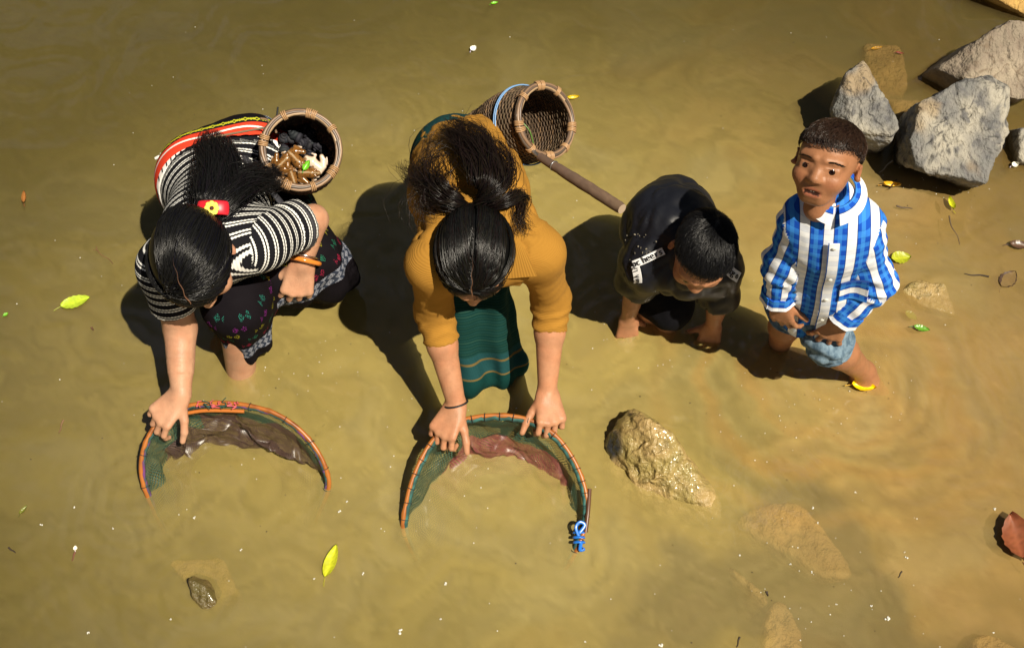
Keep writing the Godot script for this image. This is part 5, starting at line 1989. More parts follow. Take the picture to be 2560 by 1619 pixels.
func frog(label: String, at: Vector3, up: Vector3, heading: float, s: float, belly_up: bool) -> void:
	# body, head, folded hind legs and short front legs as one skin
	var u := up.normalized()
	var r := u.cross(Vector3(0, 0, 1)).normalized()
	var fwd := (r.cross(u)).rotated(u, heading)
	var b := Basis(fwd.cross(u) * -1.0, u if not belly_up else -u, fwd)
	b = Basis(b.y.cross(b.z), b.y, b.z)
	var f := Transform3D(b * s, at)
	var g := Grid.new(at - Vector3.ONE * 0.052 * s, at + Vector3.ONE * 0.052 * s, 0.0020)
	var p := func(x: float, y: float, z: float) -> Vector3: return f * Vector3(x, y, z)
	g.cap(p.call(0, 0.010, -0.016), p.call(0, 0.012, 0.010), 0.0115 * s, 0.0135 * s, 0.008)
	g.cap(p.call(0, 0.012, 0.012), p.call(0, 0.010, 0.027), 0.0125 * s, 0.0075 * s, 0.006)
	for e in [-1.0, 1.0]:
		g.ell(p.call(e * 0.0075, 0.021, 0.020), b, Vector3.ONE * 0.0042 * s, 0.003)
		g.cap(p.call(e * 0.009, 0.008, -0.020), p.call(e * 0.026, 0.009, 0.000), 0.0072 * s, 0.0062 * s, 0.003)
		g.cap(p.call(e * 0.026, 0.007, 0.000), p.call(e * 0.020, 0.005, -0.024), 0.0052 * s, 0.0038 * s, 0.002)
		g.cap(p.call(e * 0.020, 0.003, -0.024), p.call(e * 0.031, 0.001, -0.012), 0.0034 * s, 0.0024 * s, 0.002)
		g.cap(p.call(e * 0.010, 0.007, 0.012), p.call(e * 0.019, 0.003, 0.014), 0.0040 * s, 0.0032 * s, 0.002)
		g.cap(p.call(e * 0.019, 0.003, 0.014), p.call(e * 0.016, 0.000, 0.023), 0.0030 * s, 0.0022 * s, 0.002)
	var inv := f.affine_inverse()
	var mb := MB.new()
	add_skin(mb, g, func(q: Vector3, _n: Vector3) -> Color:
		var l := inv * q
		var c := Color(0.19, 0.085, 0.020)
		if absf(l.x) < 0.0022 and l.y > 0.012:
			c = Color(0.34, 0.24, 0.14)
		if nz.get_noise_3dv(l * 150.0) > 0.28:
			c = Color(0.05, 0.030, 0.012)
		return c.lerp(Color(0.62, 0.50, 0.40), smoothstep(0.008, 0.002, l.y)))
	single("frog", mb, M.wet, label, "frog", "frogs caught in the basket")


func baskets() -> void:
	# left basket
	var m := Vector3(-0.5196, 0.5600, -0.1380)
	var ax := Vector3(0.20, 0.80, 0.58).normalized()
	var ba := basket("round woven basket of frogs hanging behind the striped woman's hip", m, ax, 0.094, 0.26)
	var mb := MB.new()
	var kn := Vector3(-0.6056, 0.5500, -0.2234)
	mb.tube(curve([kn, Vector3(-0.6109, 0.5700, -0.2290), Vector3(-0.6266, 0.5800, -0.2249)], 7), even(7, 0.0028), 6, Color(0.20, 0.12, 0.06))
	mb.tube(curve([kn, Vector3(-0.5870, 0.5800, -0.2262), Vector3(-0.5843, 0.5900, -0.2534)], 7), even(7, 0.0026), 6, Color(0.012, 0.012, 0.014))
	mb.tube(curve([Vector3(-0.5871, 0.5600, -0.1978), kn, Vector3(-0.6828, 0.5400, -0.2165), Vector3(-0.7636, 0.5300, -0.2055)], 12), even(12, 0.0030), 6, Color(0.20, 0.13, 0.08))
	put("cord", mb, M.vc, ba)
	mb = MB.new()
	for k in 3:
		mb.ell(Vector3(-0.6128, 0.5650, -0.2039) + Vector3(k * 0.006, 0.002 * k, 0.004 * sin(k * 2.0)), Basis.IDENTITY, Vector3(0.006, 0.005, 0.005), Color.WHITE, 9, 7)
	put("white_knot", mb, M.cord, ba)
	var x := Vector3.UP.cross(ax).normalized()
	var y := ax.cross(x)
	var inb := func(u: float, v: float, d: float) -> Vector3: return m + x * u + y * v - ax * d
	frog("striped brown frog lying uppermost against the basket's left wall", inb.call(-0.045, -0.010, 0.085), ax, 2.5, 0.95, false)
	frog("brown frog with a pale line down its back in the middle of the heap", inb.call(-0.015, -0.012, 0.080), ax, 0.9, 1.05, false)
	frog("frog turned on its back showing a white leg, at the right of the heap", inb.call(0.030, -0.035, 0.080), ax, 4.2, 1.0, true)
	frog("wet brown frog lowest in the heap beside the lit wall", inb.call(0.005, -0.052, 0.085), ax, 1.7, 0.95, false)
	frog("olive brown frog squeezed under the others at lower left", inb.call(-0.034, -0.045, 0.100), ax, 3.6, 0.95, false)
	# dark snails heaped at the bottom
	for k in 26:
		mb = MB.new()
		var a := rng.randf() * TAU
		var q := sqrt(rng.randf()) * 0.062
		var c: Vector3 = inb.call(q * cos(a) + 0.012, q * sin(a) + 0.012, 0.135 - 0.03 * rng.randf() + (0.02 if q > 0.05 else 0.0))
		var b := Basis(Vector3(rng.randfn(), rng.randfn(), rng.randfn()).normalized(), rng.randf() * TAU)
		var kk := rng.randf_range(0.6, 1.4)
		var pts := PackedVector3Array()
		var rad := PackedFloat32Array()
		for j in 26:
			var t := j / 25.0
			var w := t * TAU * 2.6
			var rr := 0.0095 * (1.0 - t * 0.88)
			pts.append(c + b * Vector3(cos(w) * rr, 0.020 * t - 0.006, sin(w) * rr))
			rad.append(0.0078 * (1.0 - t * 0.85))
		mb.tube(pts, rad, 9, Color(0.011 * kk, 0.012 * kk, 0.017 * kk))
		single("water_snail", mb, M.vc, "dark water snail in the heap at the bottom of the frog basket", "snail", "snails heaped in the basket")
	mb = MB.new()
	leaf_shape(mb, inb.call(0.006, -0.034, 0.060), ax, 0.8, 0.030, 0.016, Color(0.13, 0.42, 0.02), 0.004, 2)
	single("leaf", mb, M.leaf, "bright green leaf scrap among the frogs in the basket", "leaf")

	# right basket
	m = Vector3(0.0807, 0.6000, -0.1977)
	ax = Vector3(0.60, 0.62, 0.40).normalized()
	var bb := basket("empty looking woven basket lying open behind the mustard cardigan", m, ax, 0.088, 0.25)
	mb = MB.new()
	var z := ax
	x = Vector3.UP.cross(z).normalized()
	y = z.cross(x)
	var pts := PackedVector3Array()
	for j in 49:
		var a := TAU * j / 48.0
		pts.append(m - z * 0.070 + (x * cos(a) + y * sin(a)) * 0.1005)
	mb.tube(pts, even(49, 0.0019), 6, Color.WHITE, Color(-1, 0, 0), false)
	var loop := PackedVector3Array()
	for j in 49:
		loop.append(pts[j] - z * 0.006 + Vector3(0, 0.0008, 0))
	mb.tube(loop, even(49, 0.0018), 6, Color.WHITE, Color(-1, 0, 0), false)
	put("blue_cord", mb, M.paleblue, bb)
	inb = func(u: float, v: float, d: float) -> Vector3: return m + x * u + y * v - z * d
	for k in 2:
		mb = MB.new()
		pts = PackedVector3Array()
		var rad := PackedFloat32Array()
		for j in 26:
			var t := j / 25.0
			var w := t * TAU * 2.4
			var rr := 0.010 * (1.0 - t * 0.88)
			pts.append(inb.call(-0.045 + 0.02 * k + cos(w) * rr, -0.030 - 0.016 * k + sin(w) * rr, 0.095 - 0.018 * t))
			rad.append(0.008 * (1.0 - t * 0.85))
		mb.tube(pts, rad, 9, [Color(0.16, 0.10, 0.04), Color(0.36, 0.26, 0.14)][k])
		single("water_snail", mb, M.wet, ["brown snail shell on the dark side of the open basket", "pale snail shell next to the grass blade in the open basket"][k], "snail")
	mb = MB.new()
	mb.tube(curve([inb.call(-0.030, -0.055, 0.06), inb.call(-0.018, -0.010, 0.05), inb.call(-0.016, 0.026, 0.06)], 9), even(9, 0.0016), 5, Color(0.10, 0.22, 0.04))
	single("grass_blade", mb, M.leaf, "green grass blade inside the open basket", "grass blade")

	# digging tool: tang in the basket, long wooden handle
	var t := thing("digging_tool", "tool with a long round wooden handle sticking out of the open basket", "tool")
	var h0 := Vector3(0.0674, 0.6000, -0.0799)
	var h1 := Vector3(0.2497, 0.6650, 0.1348)
	var dir := (h1 - h0).normalized()
	mb = MB.new()
	pts = PackedVector3Array()
	var rad := PackedFloat32Array()
	for j in 30:
		var u := j / 29.0
		pts.append(h0.lerp(h1, u) + Vector3(0.0008 * nz.get_noise_2d(j * 0.3, 1.0), 0.001 * nz.get_noise_2d(j * 0.3, 9.0), 0))
		rad.append(lerpf(0.0105, 0.0138, smoothstep(0.0, 0.5, u)) + 0.0005 * nz.get_noise_2d(j * 0.5, 3.0) - (0.0022 if j == 29 else 0.0))
	mb.tube(pts, rad, 18, Color(0.10, 0.062, 0.045), Color(0.15, 0.095, 0.06))
	for k in mb.C.size():
		var w := 1.0 + 0.35 * nz.get_noise_3dv(mb.V[k] * 60.0)
		mb.C[k] = mb.C[k] * w
		if mb.N[k].dot(dir) > 0.9:
			mb.C[k] = Color(0.36, 0.27, 0.19)
	put("handle", mb, M.vc, t)
	mb = MB.new()
	mb.tube(curve([inb.call(-0.040, -0.050, 0.10), Vector3(0.0412, 0.5750, -0.1415), Vector3(0.0562, 0.5900, -0.0992), h0], 12), even(12, 0.0055), 8, Color.WHITE, Color(-1, 0, 0), true, 0.6)
	put("tang", mb, M.steel, t)
	mb = MB.new()
	var u1 := dir.cross(Vector3.UP).normalized()
	var w1 := u1.cross(dir)
	pts = PackedVector3Array()
	for j in 25:
		pts.append(h0 + dir * 0.052 + (u1 * cos(TAU * j / 24.0) + w1 * sin(TAU * j / 24.0)) * 0.0118)
	mb.tube(pts, even(25, 0.0014), 6, Color.WHITE, Color(-1, 0, 0), false)
	put("ferrule", mb, M.steel, t)


# a dip net: hoop points above and below the water, the bag hanging from it
func dip_net(label: String, hoop: Array, drop: Vector3, deep: float, seams: Array, seed_at: int) -> Node3D:
	var o := thing("dip_net", label, "net", "hand nets held in the stream")
	var n := 90
	var pts := curve(hoop, n)
	var rad := PackedFloat32Array()
	var mb := MB.new()
	for j in n:
		rad.append(0.0060 + (0.0016 if (j + seed_at) % 11 == 0 else 0.0) + 0.0005 * nz.get_noise_2d(j * 0.7, seed_at))
	mb.tube(pts, rad, 10, Color(0.36, 0.12, 0.022))
	for k in mb.C.size():
		mb.C[k] = mb.C[k].lerp(Color(0.20, 0.06, 0.015), smoothstep(0.0, 0.5, nz.get_noise_3dv(mb.V[k] * 25.0)))
	put("hoop", mb, M.cane, o)
	# the bag: from the hoop down to a gathered line under the water
	var mid := Vector3.ZERO
	for q in pts:
		mid += q / n
	var rows := 40
	var cols := n - 1
	var at := PackedVector3Array()
	var run := PackedFloat32Array([0.0])
	for j in range(1, n):
		run.append(run[j - 1] + pts[j].distance_to(pts[j - 1]))
	for i in rows + 1:
		var s := float(i) / rows
		for j in n:
			var u := float(j) / (n - 1)
			var e := pts[j].lerp(mid + drop, s * 0.50)
			e.y -= deep * s * (1.0 - 0.35 * s) + 0.010 * s
			e += Vector3(nz.get_noise_2d(u * 5.0, s * 2.0 + seed_at), nz.get_noise_2d(u * 4.0 + 30.0, s * 2.0 + seed_at) * 0.7, nz.get_noise_2d(u * 5.0 + 60.0, s * 2.0)) * 0.045 * sin(PI * minf(s * 0.9 + 0.06, 1.0)) * minf(1.0, s * 5.0)
			at.append(e)
	var uv := PackedVector2Array()
	for i in rows + 1:
		for j in n:
			uv.append(Vector2(run[j], i * 0.42 / rows))
	# each run of colour is its own piece of netting
	for sm in seams:
		var i0 := int(float(sm[0]) * rows)
		var i1 := int(float(sm[1]) * rows)
		var j0 := int(float(sm[3]) * cols)
		var j1 := int(float(sm[4]) * cols)
		var p := PackedVector3Array()
		var q := PackedVector2Array()
		for i in range(i0, i1 + 1):
			for j in range(j0, j1 + 1):
				p.append(at[i * n + j])
				q.append(uv[i * n + j])
		mb = MB.new()
		mb.sheet(p, j1 - j0, i1 - i0, q, Color.WHITE, Vector3(0, 0.8, 0.6))
		put("netting", mb, sm[2], o)
	# the gathered edge under the hoop and the threads that lash it on
	mb = MB.new()
	var edge := PackedVector3Array()
	for j in n:
		edge.append(pts[j].lerp(at[n * 1 + j], 0.6) + (mid - pts[j]).normalized() * 0.005 + Vector3(0, 0.003 * sin(j * 2.1) + 0.002, 0))
	mb.tube(edge, even(n, 0.0045 if seed_at == 1 else 0.0062), 6, Color(0.012, 0.055, 0.05), Color(-1, 0, 0), true)
	for k in mb.C.size():
		if nz.get_noise_3dv(mb.V[k] * 70.0) > 0.15:
			mb.C[k] = Color(0.03, 0.13, 0.12) if seed_at != 1 else Color(0.12, 0.03, 0.14)
	put("headline", mb, M.vc, o)
	for k in 30:
		var j := 2 + k * (3 if seed_at == 2 else 8)
		if j >= n - 1:
			break
		mb = MB.new()
		var d := (pts[j + 1] - pts[j - 1]).normalized()
		var a := (mid - pts[j])
		a = (a - d * a.dot(d)).normalized()
		var b := d.cross(a)
		var ring := PackedVector3Array()
		for i in 15:
			var w := TAU * i / 14.0
			ring.append(pts[j] + a * (cos(w) * 0.0105 + 0.0035) + b * sin(w) * 0.0088 + d * 0.004 * (w / TAU - 0.5) * (1.0 if k % 2 else -1.0))
		if k % 4 == 0:
			ring.append(ring[14] + b * 0.008 - a * 0.010)
			ring.append(ring[14] + b * 0.010 - a * 0.020 + d * 0.006)
		mb.tube(ring, even(ring.size(), 0.0010), 5, Color(0.012, 0.020, 0.020))
		put("lashing", mb, M.vc, o)
	return o


func net_material(c: Color, c2: Color, cell: float, thread: float) -> StandardMaterial3D:
	var m := mat(Color.WHITE, 0.35)
	m.albedo_texture = picture(128, 128, func(x: float, y: float) -> Color:
		# diamond meshes: knots where the threads cross
		var a := fposmod((x + y) * 8.0, 1.0)
		var b := fposmod((x - y) * 8.0, 1.0)
		var da := minf(a, 1.0 - a)
		var db := minf(b, 1.0 - b)
		var on := da < thread or db < thread or da + db < thread * 3.2
		var k := c.lerp(c2, fposmod(floor(x * 16.0) * 0.37 + floor(y * 16.0) * 0.71, 1.0)).linear_to_srgb()
		k.a = 1.0 if on else 0.0
		return k)
	m.transparency = BaseMaterial3D.TRANSPARENCY_ALPHA_SCISSOR
	m.alpha_scissor_threshold = 0.5
	m.cull_mode = BaseMaterial3D.CULL_DISABLED
	m.uv1_scale = Vector3(1.0 / (cell * 8.0), 1.0 / (cell * 8.0), 1)
	return m


func dip_nets() -> void:
	var green := net_material(Color(0.045, 0.085, 0.05), Color(0.018, 0.05, 0.036), 0.0085, 0.155)
	var pink := net_material(Color(0.22, 0.055, 0.05), Color(0.14, 0.05, 0.04), 0.0070, 0.17)
	var brown := net_material(Color(0.085, 0.05, 0.035), Color(0.05, 0.03, 0.028), 0.0066, 0.18)
	var na := dip_net("left net with a shiny orange cane hoop held by the striped woman",
		[Vector3(-0.9073, -0.1300, 0.5671), Vector3(-0.9234, -0.0120, 0.5323), Vector3(-0.9361, 0.0500, 0.4845), Vector3(-0.9242, 0.0950, 0.4290), Vector3(-0.8875, 0.1250, 0.3745), Vector3(-0.8327, 0.1400, 0.3483), Vector3(-0.7673, 0.1450, 0.3395), Vector3(-0.6862, 0.1450, 0.3419), Vector3(-0.6052, 0.1350, 0.3593), Vector3(-0.5401, 0.1100, 0.3914), Vector3(-0.4934, 0.0750, 0.4353), Vector3(-0.4696, 0.0350, 0.4769), Vector3(-0.4692, -0.0060, 0.5071), Vector3(-0.5106, -0.1100, 0.5423)],
		Vector3(-0.03, 0.03, 0.0), 0.19, [[0.0, 0.45, green, 0.0, 0.42], [0.0, 0.22, green, 0.42, 1.0], [0.22, 1.0, brown, 0.42, 1.0], [0.45, 1.0, brown, 0.0, 0.42]], 1)
	# the splice at the top: a second cane and loose pink threads
	var mb := MB.new()
	mb.tube(curve([Vector3(-0.8474, 0.1300, 0.3657), Vector3(-0.7872, 0.1350, 0.3558), Vector3(-0.7268, 0.1350, 0.3547), Vector3(-0.6768, 0.1320, 0.3553)], 16), even(16, 0.0048), 8, Color(0.42, 0.13, 0.02))
	put("splint", mb, M.cane, na)
	for k in 7:
		mb = MB.new()
		var c: Vector3 = Vector3(-0.7853, 0.1500, 0.3471).lerp(Vector3(-0.6941, 0.1500, 0.3517), k / 6.0)
		var p := []
		for j in 7:
			p.append(c + Vector3(rng.randfn() * 0.006, absf(rng.randfn()) * 0.006 + 0.004, 0.003 * (j - 3) + rng.randfn() * 0.003))
		mb.tube(curve(p, 26), even(26, 0.0012), 5, [Color(0.62, 0.10, 0.12), Color(0.015, 0.06, 0.045), Color(0.55, 0.12, 0.14)][k % 3])
		put("loose_thread", mb, M.vc, na)
	var nb := dip_net("middle net with green and pink mesh held by the woman in mustard",
		[Vector3(-0.2451, -0.1100, 0.6533), Vector3(-0.2723, -0.0100, 0.6157), Vector3(-0.2618, 0.0400, 0.5518), Vector3(-0.2401, 0.0750, 0.4917), Vector3(-0.2028, 0.1050, 0.4287), Vector3(-0.1559, 0.1250, 0.3906), Vector3(-0.0956, 0.1350, 0.3744), Vector3(-0.0251, 0.1380, 0.3703), Vector3(0.0452, 0.1320, 0.3807), Vector3(0.1084, 0.1150, 0.4148), Vector3(0.1523, 0.0880, 0.4648), Vector3(0.1779, 0.0620, 0.5185), Vector3(0.1882, 0.0380, 0.5727), Vector3(0.1805, 0.0180, 0.6229), Vector3(0.1581, -0.0040, 0.6750), Vector3(0.1355, -0.0700, 0.6917)],
		Vector3(0.0, 0.02, 0.0), 0.23, [[0.0, 0.36, green, 0.0, 1.0], [0.36, 1.0, pink, 0.16, 0.45], [0.36, 1.0, green, 0.0, 0.16], [0.36, 1.0, pink, 0.45, 1.0]], 2)
	# stick and blue plastic strip tied at the right end of the hoop
	mb = MB.new()
	mb.tube(curve([Vector3(0.1937, 0.0550, 0.5338), Vector3(0.1885, 0.0400, 0.5900), Vector3(0.1820, 0.0200, 0.6346)], 12), even(12, 0.0055), 8, Color(0.10, 0.045, 0.025))
	put("stick", mb, M.cane, nb)
	mb = MB.new()
	var c := Vector3(0.1649, 0.0160, 0.6488)
	for k in 3:
		var ring := PackedVector3Array()
		for j in 13:
			var w := TAU * j / 12.0
			ring.append(c + Vector3(cos(w) * 0.013, sin(w) * 0.010 + 0.004, -0.014 + k * 0.013 + 0.004 * sin(w)))
		mb.tube(ring, even(13, 0.0042), 6, Color.WHITE, Color(-1, 0, 0), false, 0.5)
	mb.tube(curve([c + Vector3(0, 0.012, 0), Vector3(0.1578, 0.0350, 0.6285), Vector3(0.1678, 0.0400, 0.6169), Vector3(0.1797, 0.0350, 0.6221), Vector3(0.1655, 0.0300, 0.6412)], 18), even(18, 0.0045), 6, Color.WHITE, Color(-1, 0, 0), true, 0.35)
	mb.tube(curve([c + Vector3(0.006, 0.010, 0.012), Vector3(0.1672, 0.0120, 0.6788), Vector3(0.1791, 0.0120, 0.6756), Vector3(0.1635, 0.0140, 0.6659)], 14), even(14, 0.0045), 6, Color.WHITE, Color(-1, 0, 0), true, 0.35)
	put("plastic_strip", mb, M.blue, nb)


# a leaf: at, up, heading, length, width, colour, curl, kind of outline
func leaf_shape(mb: MB, at: Vector3, up: Vector3, heading: float, l: float, w: float, c: Color, curl: float, jag: int) -> void:
	var u := up.normalized()
	var x := u.cross(Vector3(0.3, 0.1, 1)).normalized().rotated(u, heading)
	var z := x.cross(u)
	var p := PackedVector3Array()
	var cols := PackedColorArray()
	var nu := 8
	var nv := 18
	for i in nv + 1:
		var t := float(i) / nv
		var hw := w * 0.5 * pow(sin(PI * pow(t, 0.85)), 0.75) * (1.0 + 0.06 * sin(i * 2.1 + jag) * minf(1.0, jag))
		for j in nu + 1:
			var q := (float(j) / nu - 0.5) * 2.0
			var h := curl * (q * q * 0.9 + 0.9 * (t - 0.5) * (t - 0.5) * 2.0) + absf(q) * w * 0.05 + 0.0006 * sin(i * 1.7) * absf(q)
			p.append(at + x * ((t - 0.5) * l) + z * (q * hw) + u * (h + 0.0016))
			var k := 1.0 + 0.35 * nz.get_noise_2d(at.x * 90.0 + t * 7.0, at.z * 90.0 + q * 3.0)
			if absf(q) < 0.1:
				k *= 1.25
			elif absf(fposmod(t * 9.0 - absf(q) * 1.6, 1.0) - 0.5) < 0.12:
				k *= 1.12
			cols.append(Color(c.r * k, c.g * k, c.b * k))
	mb.sheet(p, nu, nv, PackedVector2Array(), c, u, cols)
	var stem := curve([at + x * (-0.5 * l) + u * 0.002, at + x * (-0.62 * l) + u * 0.002 + z * w * 0.05, at + x * (-0.74 * l) + u * 0.002 + z * w * 0.16], 6)
	mb.tube(stem, even(6, 0.0011), 5, Color(c.r * 0.8, c.g * 0.7, c.b))


func leaf(at: Vector3, heading: float, l: float, w: float, c: Color, curl: float, jag: int, label: String) -> void:
	var mb := MB.new()
	leaf_shape(mb, at, Vector3(0.05, 1, 0.05), heading, l, w, c, curl, jag)
	single("leaf", mb, M.leaf, label, "leaf")


func twig(a: Vector3, b: Vector3, r: float, c: Color, label: String, forked := false) -> void:
	var mb := MB.new()
	var d := b - a
	var s := d.cross(Vector3.UP).normalized()
	mb.tube(curve([a + Vector3(0, r * 0.5, 0), a.lerp(b, 0.35) + s * d.length() * 0.04, a.lerp(b, 0.7) - s * d.length() * 0.03, b + Vector3(0, r * 0.5, 0)], 10), PackedFloat32Array([r, r, r * 0.95, r * 0.9, r * 0.85, r * 0.8, r * 0.7, r * 0.65, r * 0.5, r * 0.4]), 6, c)
	if forked:
		mb.tube(curve([a.lerp(b, 0.1), a - d * 0.06 + s * d.length() * 0.10], 4), even(4, r * 0.7), 5, c)
		mb.tube(curve([a.lerp(b, 0.05), a - d * 0.10 - s * d.length() * 0.06], 4), even(4, r * 0.7), 5, c)
	single("twig", mb, M.vc, label, "twig")


func floating_things() -> void:
	var lime := Color(0.42, 0.46, 0.03)
	leaf(Vector3(-1.2287, 0.0010, -0.0719), 0.12, 0.084, 0.040, Color(0.36, 0.47, 0.03), 0.003, 1, "lime green leaf with a torn tip floating left of the striped woman")
	leaf(Vector3(-0.4447, 0.0010, 0.7035), 1.02, 0.088, 0.030, Color(0.42, 0.44, 0.02), 0.004, 0, "long yellow green leaf floating below the gap between the nets")
	leaf(Vector3(0.1946, 0.0010, -0.8638), -0.08, 0.040, 0.016, Color(0.52, 0.36, 0.01), 0.006, 2, "small curled yellow leaf behind the open basket's rim")
	leaf(Vector3(1.1406, 0.0040, -0.4972), -0.35, 0.055, 0.018, Color(0.66, 0.38, 0.02), 0.010, 0, "curled yellow leaf by the foot of the cracked slab")
	leaf(Vector3(1.3041, 0.0060, -0.4225), 1.45, 0.045, 0.019, Color(0.46, 0.48, 0.02), 0.010, 1, "folded lime leaf standing at the mud below the cracked slab")
	leaf(Vector3(1.1216, 0.0010, -0.2269), -0.15, 0.060, 0.042, Color(0.34, 0.37, 0.02), 0.004, 1, "broad olive yellow leaf behind the plaid boy's elbow")
	leaf(Vector3(1.1353, 0.0010, 0.0174), -0.55, 0.045, 0.020, Color(0.10, 0.26, 0.02), 0.003, 1, "half sunk green leaf right of the plaid boy's knee")
	leaf(Vector3(1.1196, -0.0120, -0.0345), -1.1, 0.040, 0.024, Color(0.24, 0.26, 0.03), 0.002, 1, "dull green leaf just under the surface above the green one")
	leaf(Vector3(0.9421, 0.0030, 0.2072), -0.45, 0.066, 0.032, Color(0.85, 0.56, 0.00), 0.008, 0, "bright yellow leaf in the water at the plaid boy's foot")
	leaf(Vector3(-0.0596, 0.0010, -1.3065), 0.05, 0.026, 0.012, Color(0.13, 0.40, 0.01), 0.003, 0, "tiny bright green leaf at the top edge above the open basket")
	leaf(Vector3(-1.2307, 0.0010, 0.5662), 0.75, 0.028, 0.011, Color(0.13, 0.14, 0.02), 0.003, 0, "small dark green leaf near the lower left corner")
	leaf(Vector3(-1.4588, 0.0010, -0.4529), 1.45, 0.045, 0.014, Color(0.26, 0.11, 0.03), 0.006, 0, "narrow rusty brown leaf near the left edge")
	leaf(Vector3(1.2008, -0.0060, -1.0959), 0.0, 0.042, 0.012, Color(0.60, 0.30, 0.01), 0.003, 1, "orange leaf lying on the sunken stone behind the boulders")
	leaf(Vector3(1.2731, -0.0060, -1.0735), -0.5, 0.026, 0.008, Color(0.40, 0.03, 0.06), 0.003, 0, "small crimson leaf beside the orange one on the sunken stone")
	leaf(Vector3(1.2508, 0.0020, 0.6426), 1.35, 0.125, 0.085, Color(0.19, 0.060, 0.026), 0.014, 2, "large reddish brown leaf curling up at the right edge")
	leaf(Vector3(-1.4146, 0.0010, -0.0297), 0.4, 0.015, 0.011, Color(0.13, 0.36, 0.02), 0.002, 0, "scrap of green leaf at the left edge")
	leaf(Vector3(1.4167, -0.0060, -0.1550), 0.5, 0.075, 0.045, Color(0.06, 0.035, 0.025), 0.004, 2, "dark rotten leaf under the surface near the right edge")
	leaf(Vector3(1.4737, 0.0010, -0.2720), -0.4, 0.06, 0.03, Color(0.09, 0.05, 0.03), 0.006, 2, "brown wet leaf cut by the right edge")
	var mb := MB.new()
	leaf_shape(mb, Vector3(-0.1273, 0.0030, -1.0845), Vector3(0.1, 1, 0.2), 0.5, 0.024, 0.020, Color(0.80, 0.80, 0.74), 0.005, 0)
	single("petal", mb, M.leaf, "white petal floating above the middle basket", "petal")
	mb = MB.new()
	leaf_shape(mb, Vector3(1.5321, 0.0030, -0.5809), Vector3(0.1, 1, 0.2), 0.1, 0.026, 0.018, Color(0.78, 0.76, 0.66), 0.005, 2)
	single("petal", mb, M.leaf, "white petal at the right edge beside the cracked slab", "petal")
	mb = MB.new()
	leaf_shape(mb, Vector3(-1.0786, 0.0020, 0.6692), Vector3(0.1, 1, 0.2), 1.3, 0.012, 0.010, Color(0.80, 0.76, 0.62), 0.002, 0)
	single("petal", mb, M.leaf, "tiny white petal near a red brown twig at lower left", "petal")
	var dark := Color(0.035, 0.022, 0.014)
	twig(Vector3(-1.2072, 0.0000, -0.2625), Vector3(-1.1483, 0.0000, -0.2075), 0.0018, Color(0.15, 0.08, 0.03), "thin forked twig left of the striped woman's shoulder", true)
	twig(Vector3(-1.1843, 0.0000, 0.3062), Vector3(-1.1889, 0.0000, 0.3446), 0.0030, Color(0.16, 0.09, 0.04), "short brown stick left of the orange hoop")
	twig(Vector3(-1.2460, 0.0000, 0.6662), Vector3(-1.2248, 0.0000, 0.6810), 0.0022, dark, "dark twig at the lower left edge")
	twig(Vector3(-1.0783, 0.0000, 0.6789), Vector3(-1.0814, 0.0000, 0.7020), 0.0026, Color(0.14, 0.05, 0.03), "red brown twig below a tiny white petal")
	twig(Vector3(1.3626, 0.0000, -0.1619), Vector3(1.2953, 0.0000, -0.1732), 0.0028, dark, "black twig on the water right of the brown half sunk stone")
	twig(Vector3(1.1597, 0.0120, -0.5907), Vector3(1.1134, 0.0040, -0.5495), 0.0026, Color(0.32, 0.27, 0.20), "pale stick in the gap at the foot of the boulders")
	twig(Vector3(1.1598, 0.0120, -0.5156), Vector3(1.1301, 0.0060, -0.4814), 0.0024, dark, "dark stick lying across the curled yellow leaf")
	twig(Vector3(1.2946, 0.0000, -0.3847), Vector3(1.3031, 0.0000, -0.2772), 0.0022, Color(0.10, 0.07, 0.04), "long bent twig below the folded lime leaf")
	twig(Vector3(1.1452, 0.0000, -0.4229), Vector3(1.1908, 0.0000, -0.4121), 0.0030, Color(0.09, 0.06, 0.04), "sunken brown stick right of the plaid boy's shoulder")
	twig(Vector3(0.6165, 0.0000, 0.7803), Vector3(0.6179, 0.0000, 0.7925), 0.0035, dark, "stub of black wood above the rounded ochre slab")
	twig(Vector3(0.5397, 0.0000, 0.8936), Vector3(0.5295, 0.0000, 0.9188), 0.0022, dark, "black twig left of the rounded ochre slab")
	twig(Vector3(0.9538, 0.0000, 0.7291), Vector3(0.9411, 0.0000, 0.7456), 0.0018, dark, "tiny black twig on the water below the pale shelf")
	twig(Vector3(-1.1678, 0.0000, 0.0114), Vector3(-1.1602, 0.0000, 0.0221), 0.0030, Color(0.10, 0.045, 0.02), "crumb of brown bark below the lime green leaf")

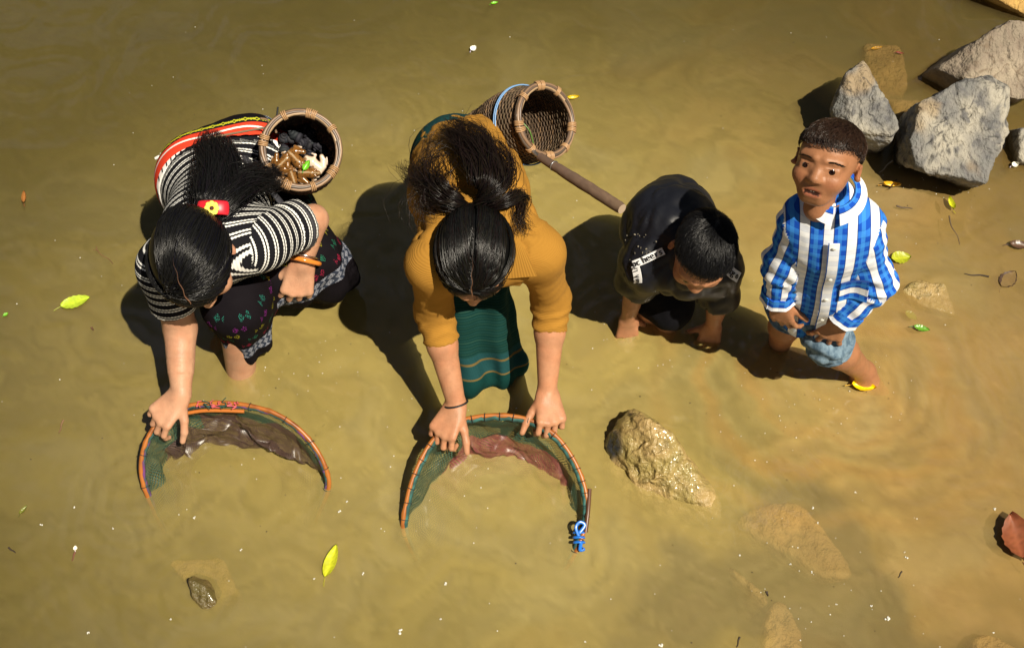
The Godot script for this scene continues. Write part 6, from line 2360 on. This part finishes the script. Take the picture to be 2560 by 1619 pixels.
	# flecks of foam: the larger ones one by one, the rest as a scatter
	var spots := [Vector3(-0.9964, 0.0000, 0.6148), Vector3(-1.1068, 0.0000, 0.5580), Vector3(-1.1780, 0.0000, 0.6061), Vector3(-0.8364, 0.0000, 0.5778), Vector3(-0.7969, 0.0000, 0.5865), Vector3(-0.6697, 0.0000, 0.6725), Vector3(-1.0055, 0.0000, 0.8839), Vector3(-0.8163, 0.0000, 0.8505), Vector3(-0.4339, 0.0000, 0.5701), Vector3(-0.4179, 0.0000, 0.5425), Vector3(-0.2629, 0.0000, 0.8810), Vector3(-0.1709, 0.0000, 0.8495), Vector3(0.1729, 0.0000, 0.9053), Vector3(0.3509, 0.0000, 0.9130), Vector3(0.5614, 0.0000, 0.6873), Vector3(0.6826, 0.0000, 0.7104), Vector3(0.7336, 0.0000, 0.7311), Vector3(0.7810, 0.0000, 0.8126), Vector3(0.8640, 0.0000, 0.8167), Vector3(0.8959, 0.0000, 0.8485), Vector3(1.2178, 0.0000, 0.5624), Vector3(0.8742, 0.0000, 0.5168), Vector3(0.7585, 0.0000, 0.5591), Vector3(0.9712, 0.0000, 0.6926), Vector3(0.7668, 0.0000, 0.6007), Vector3(-0.1612, 0.0000, 0.7610), Vector3(-0.4820, 0.0000, 0.7476), Vector3(-0.3631, 0.0000, 0.7353), Vector3(0.9688, 0.0000, 0.6789), Vector3(1.1425, 0.0000, 0.8819)]
	for k in spots.size():
		mb = MB.new()
		var s := rng.randf_range(0.0028, 0.0055) * (1.9 if k == 19 or k == 13 or k == 10 else 1.0)
		for i in 5:
			var a := rng.randf() * TAU
			mb.ell(spots[k] + Vector3(cos(a) * s * 0.5, 0.0008, sin(a) * s * 0.5), Basis.IDENTITY, Vector3(s * 0.5, s * 0.28, s * 0.5) * rng.randf_range(0.5, 1.0), Color(0.56, 0.55, 0.50), 8, 6)
		single("foam_fleck", mb, M.wet, "small white fleck of foam floating on the water", "foam", "flecks of foam on the stream")
	var mm := MultiMesh.new()
	mm.transform_format = MultiMesh.TRANSFORM_3D
	mm.use_colors = true
	mb = MB.new()
	mb.ell(Vector3.ZERO, Basis.IDENTITY, Vector3(1, 0.5, 1), Color.WHITE, 7, 5)
	mm.mesh = mb.mesh()
	mm.instance_count = 420
	for k in 420:
		var p := Vector3(rng.randf_range(-1.6, 1.6), 0.0006, rng.randf_range(-1.25, 0.95))
		if k > 190:
			# thicker where feet and hands stir the water
			var c: Vector3 = [Vector3(-0.5233, 0.0000, 0.1190), Vector3(0.3739, 0.0000, 0.0670), Vector3(0.8961, 0.0000, 0.2451), Vector3(0.7087, 0.0000, 0.2941), Vector3(0.7449, 0.0000, 0.7824), Vector3(1.2997, 0.0000, -0.4928), Vector3(-0.6656, 0.0000, 0.3895), Vector3(-0.1330, 0.0000, 0.4819)][k % 8]
			p = c + Vector3(rng.randfn() * 0.11, 0.0006, rng.randfn() * 0.08)
		var s := rng.randf_range(0.0008, 0.0021)
		mm.set_instance_transform(k, Transform3D(Basis.from_scale(Vector3.ONE * s), p))
		mm.set_instance_color(k, Color(0.55, 0.53, 0.46) if rng.randf() < 0.78 else Color(0.05, 0.035, 0.02))
	var fo := MultiMeshInstance3D.new()
	fo.name = "specks"
	fo.multimesh = mm
	fo.material_override = M.wet
	fo.set_meta("kind", "stuff")
	fo.set_meta("label", "tiny white and dark specks drifting on the water")
	fo.set_meta("category", "specks")
	add_child(fo)
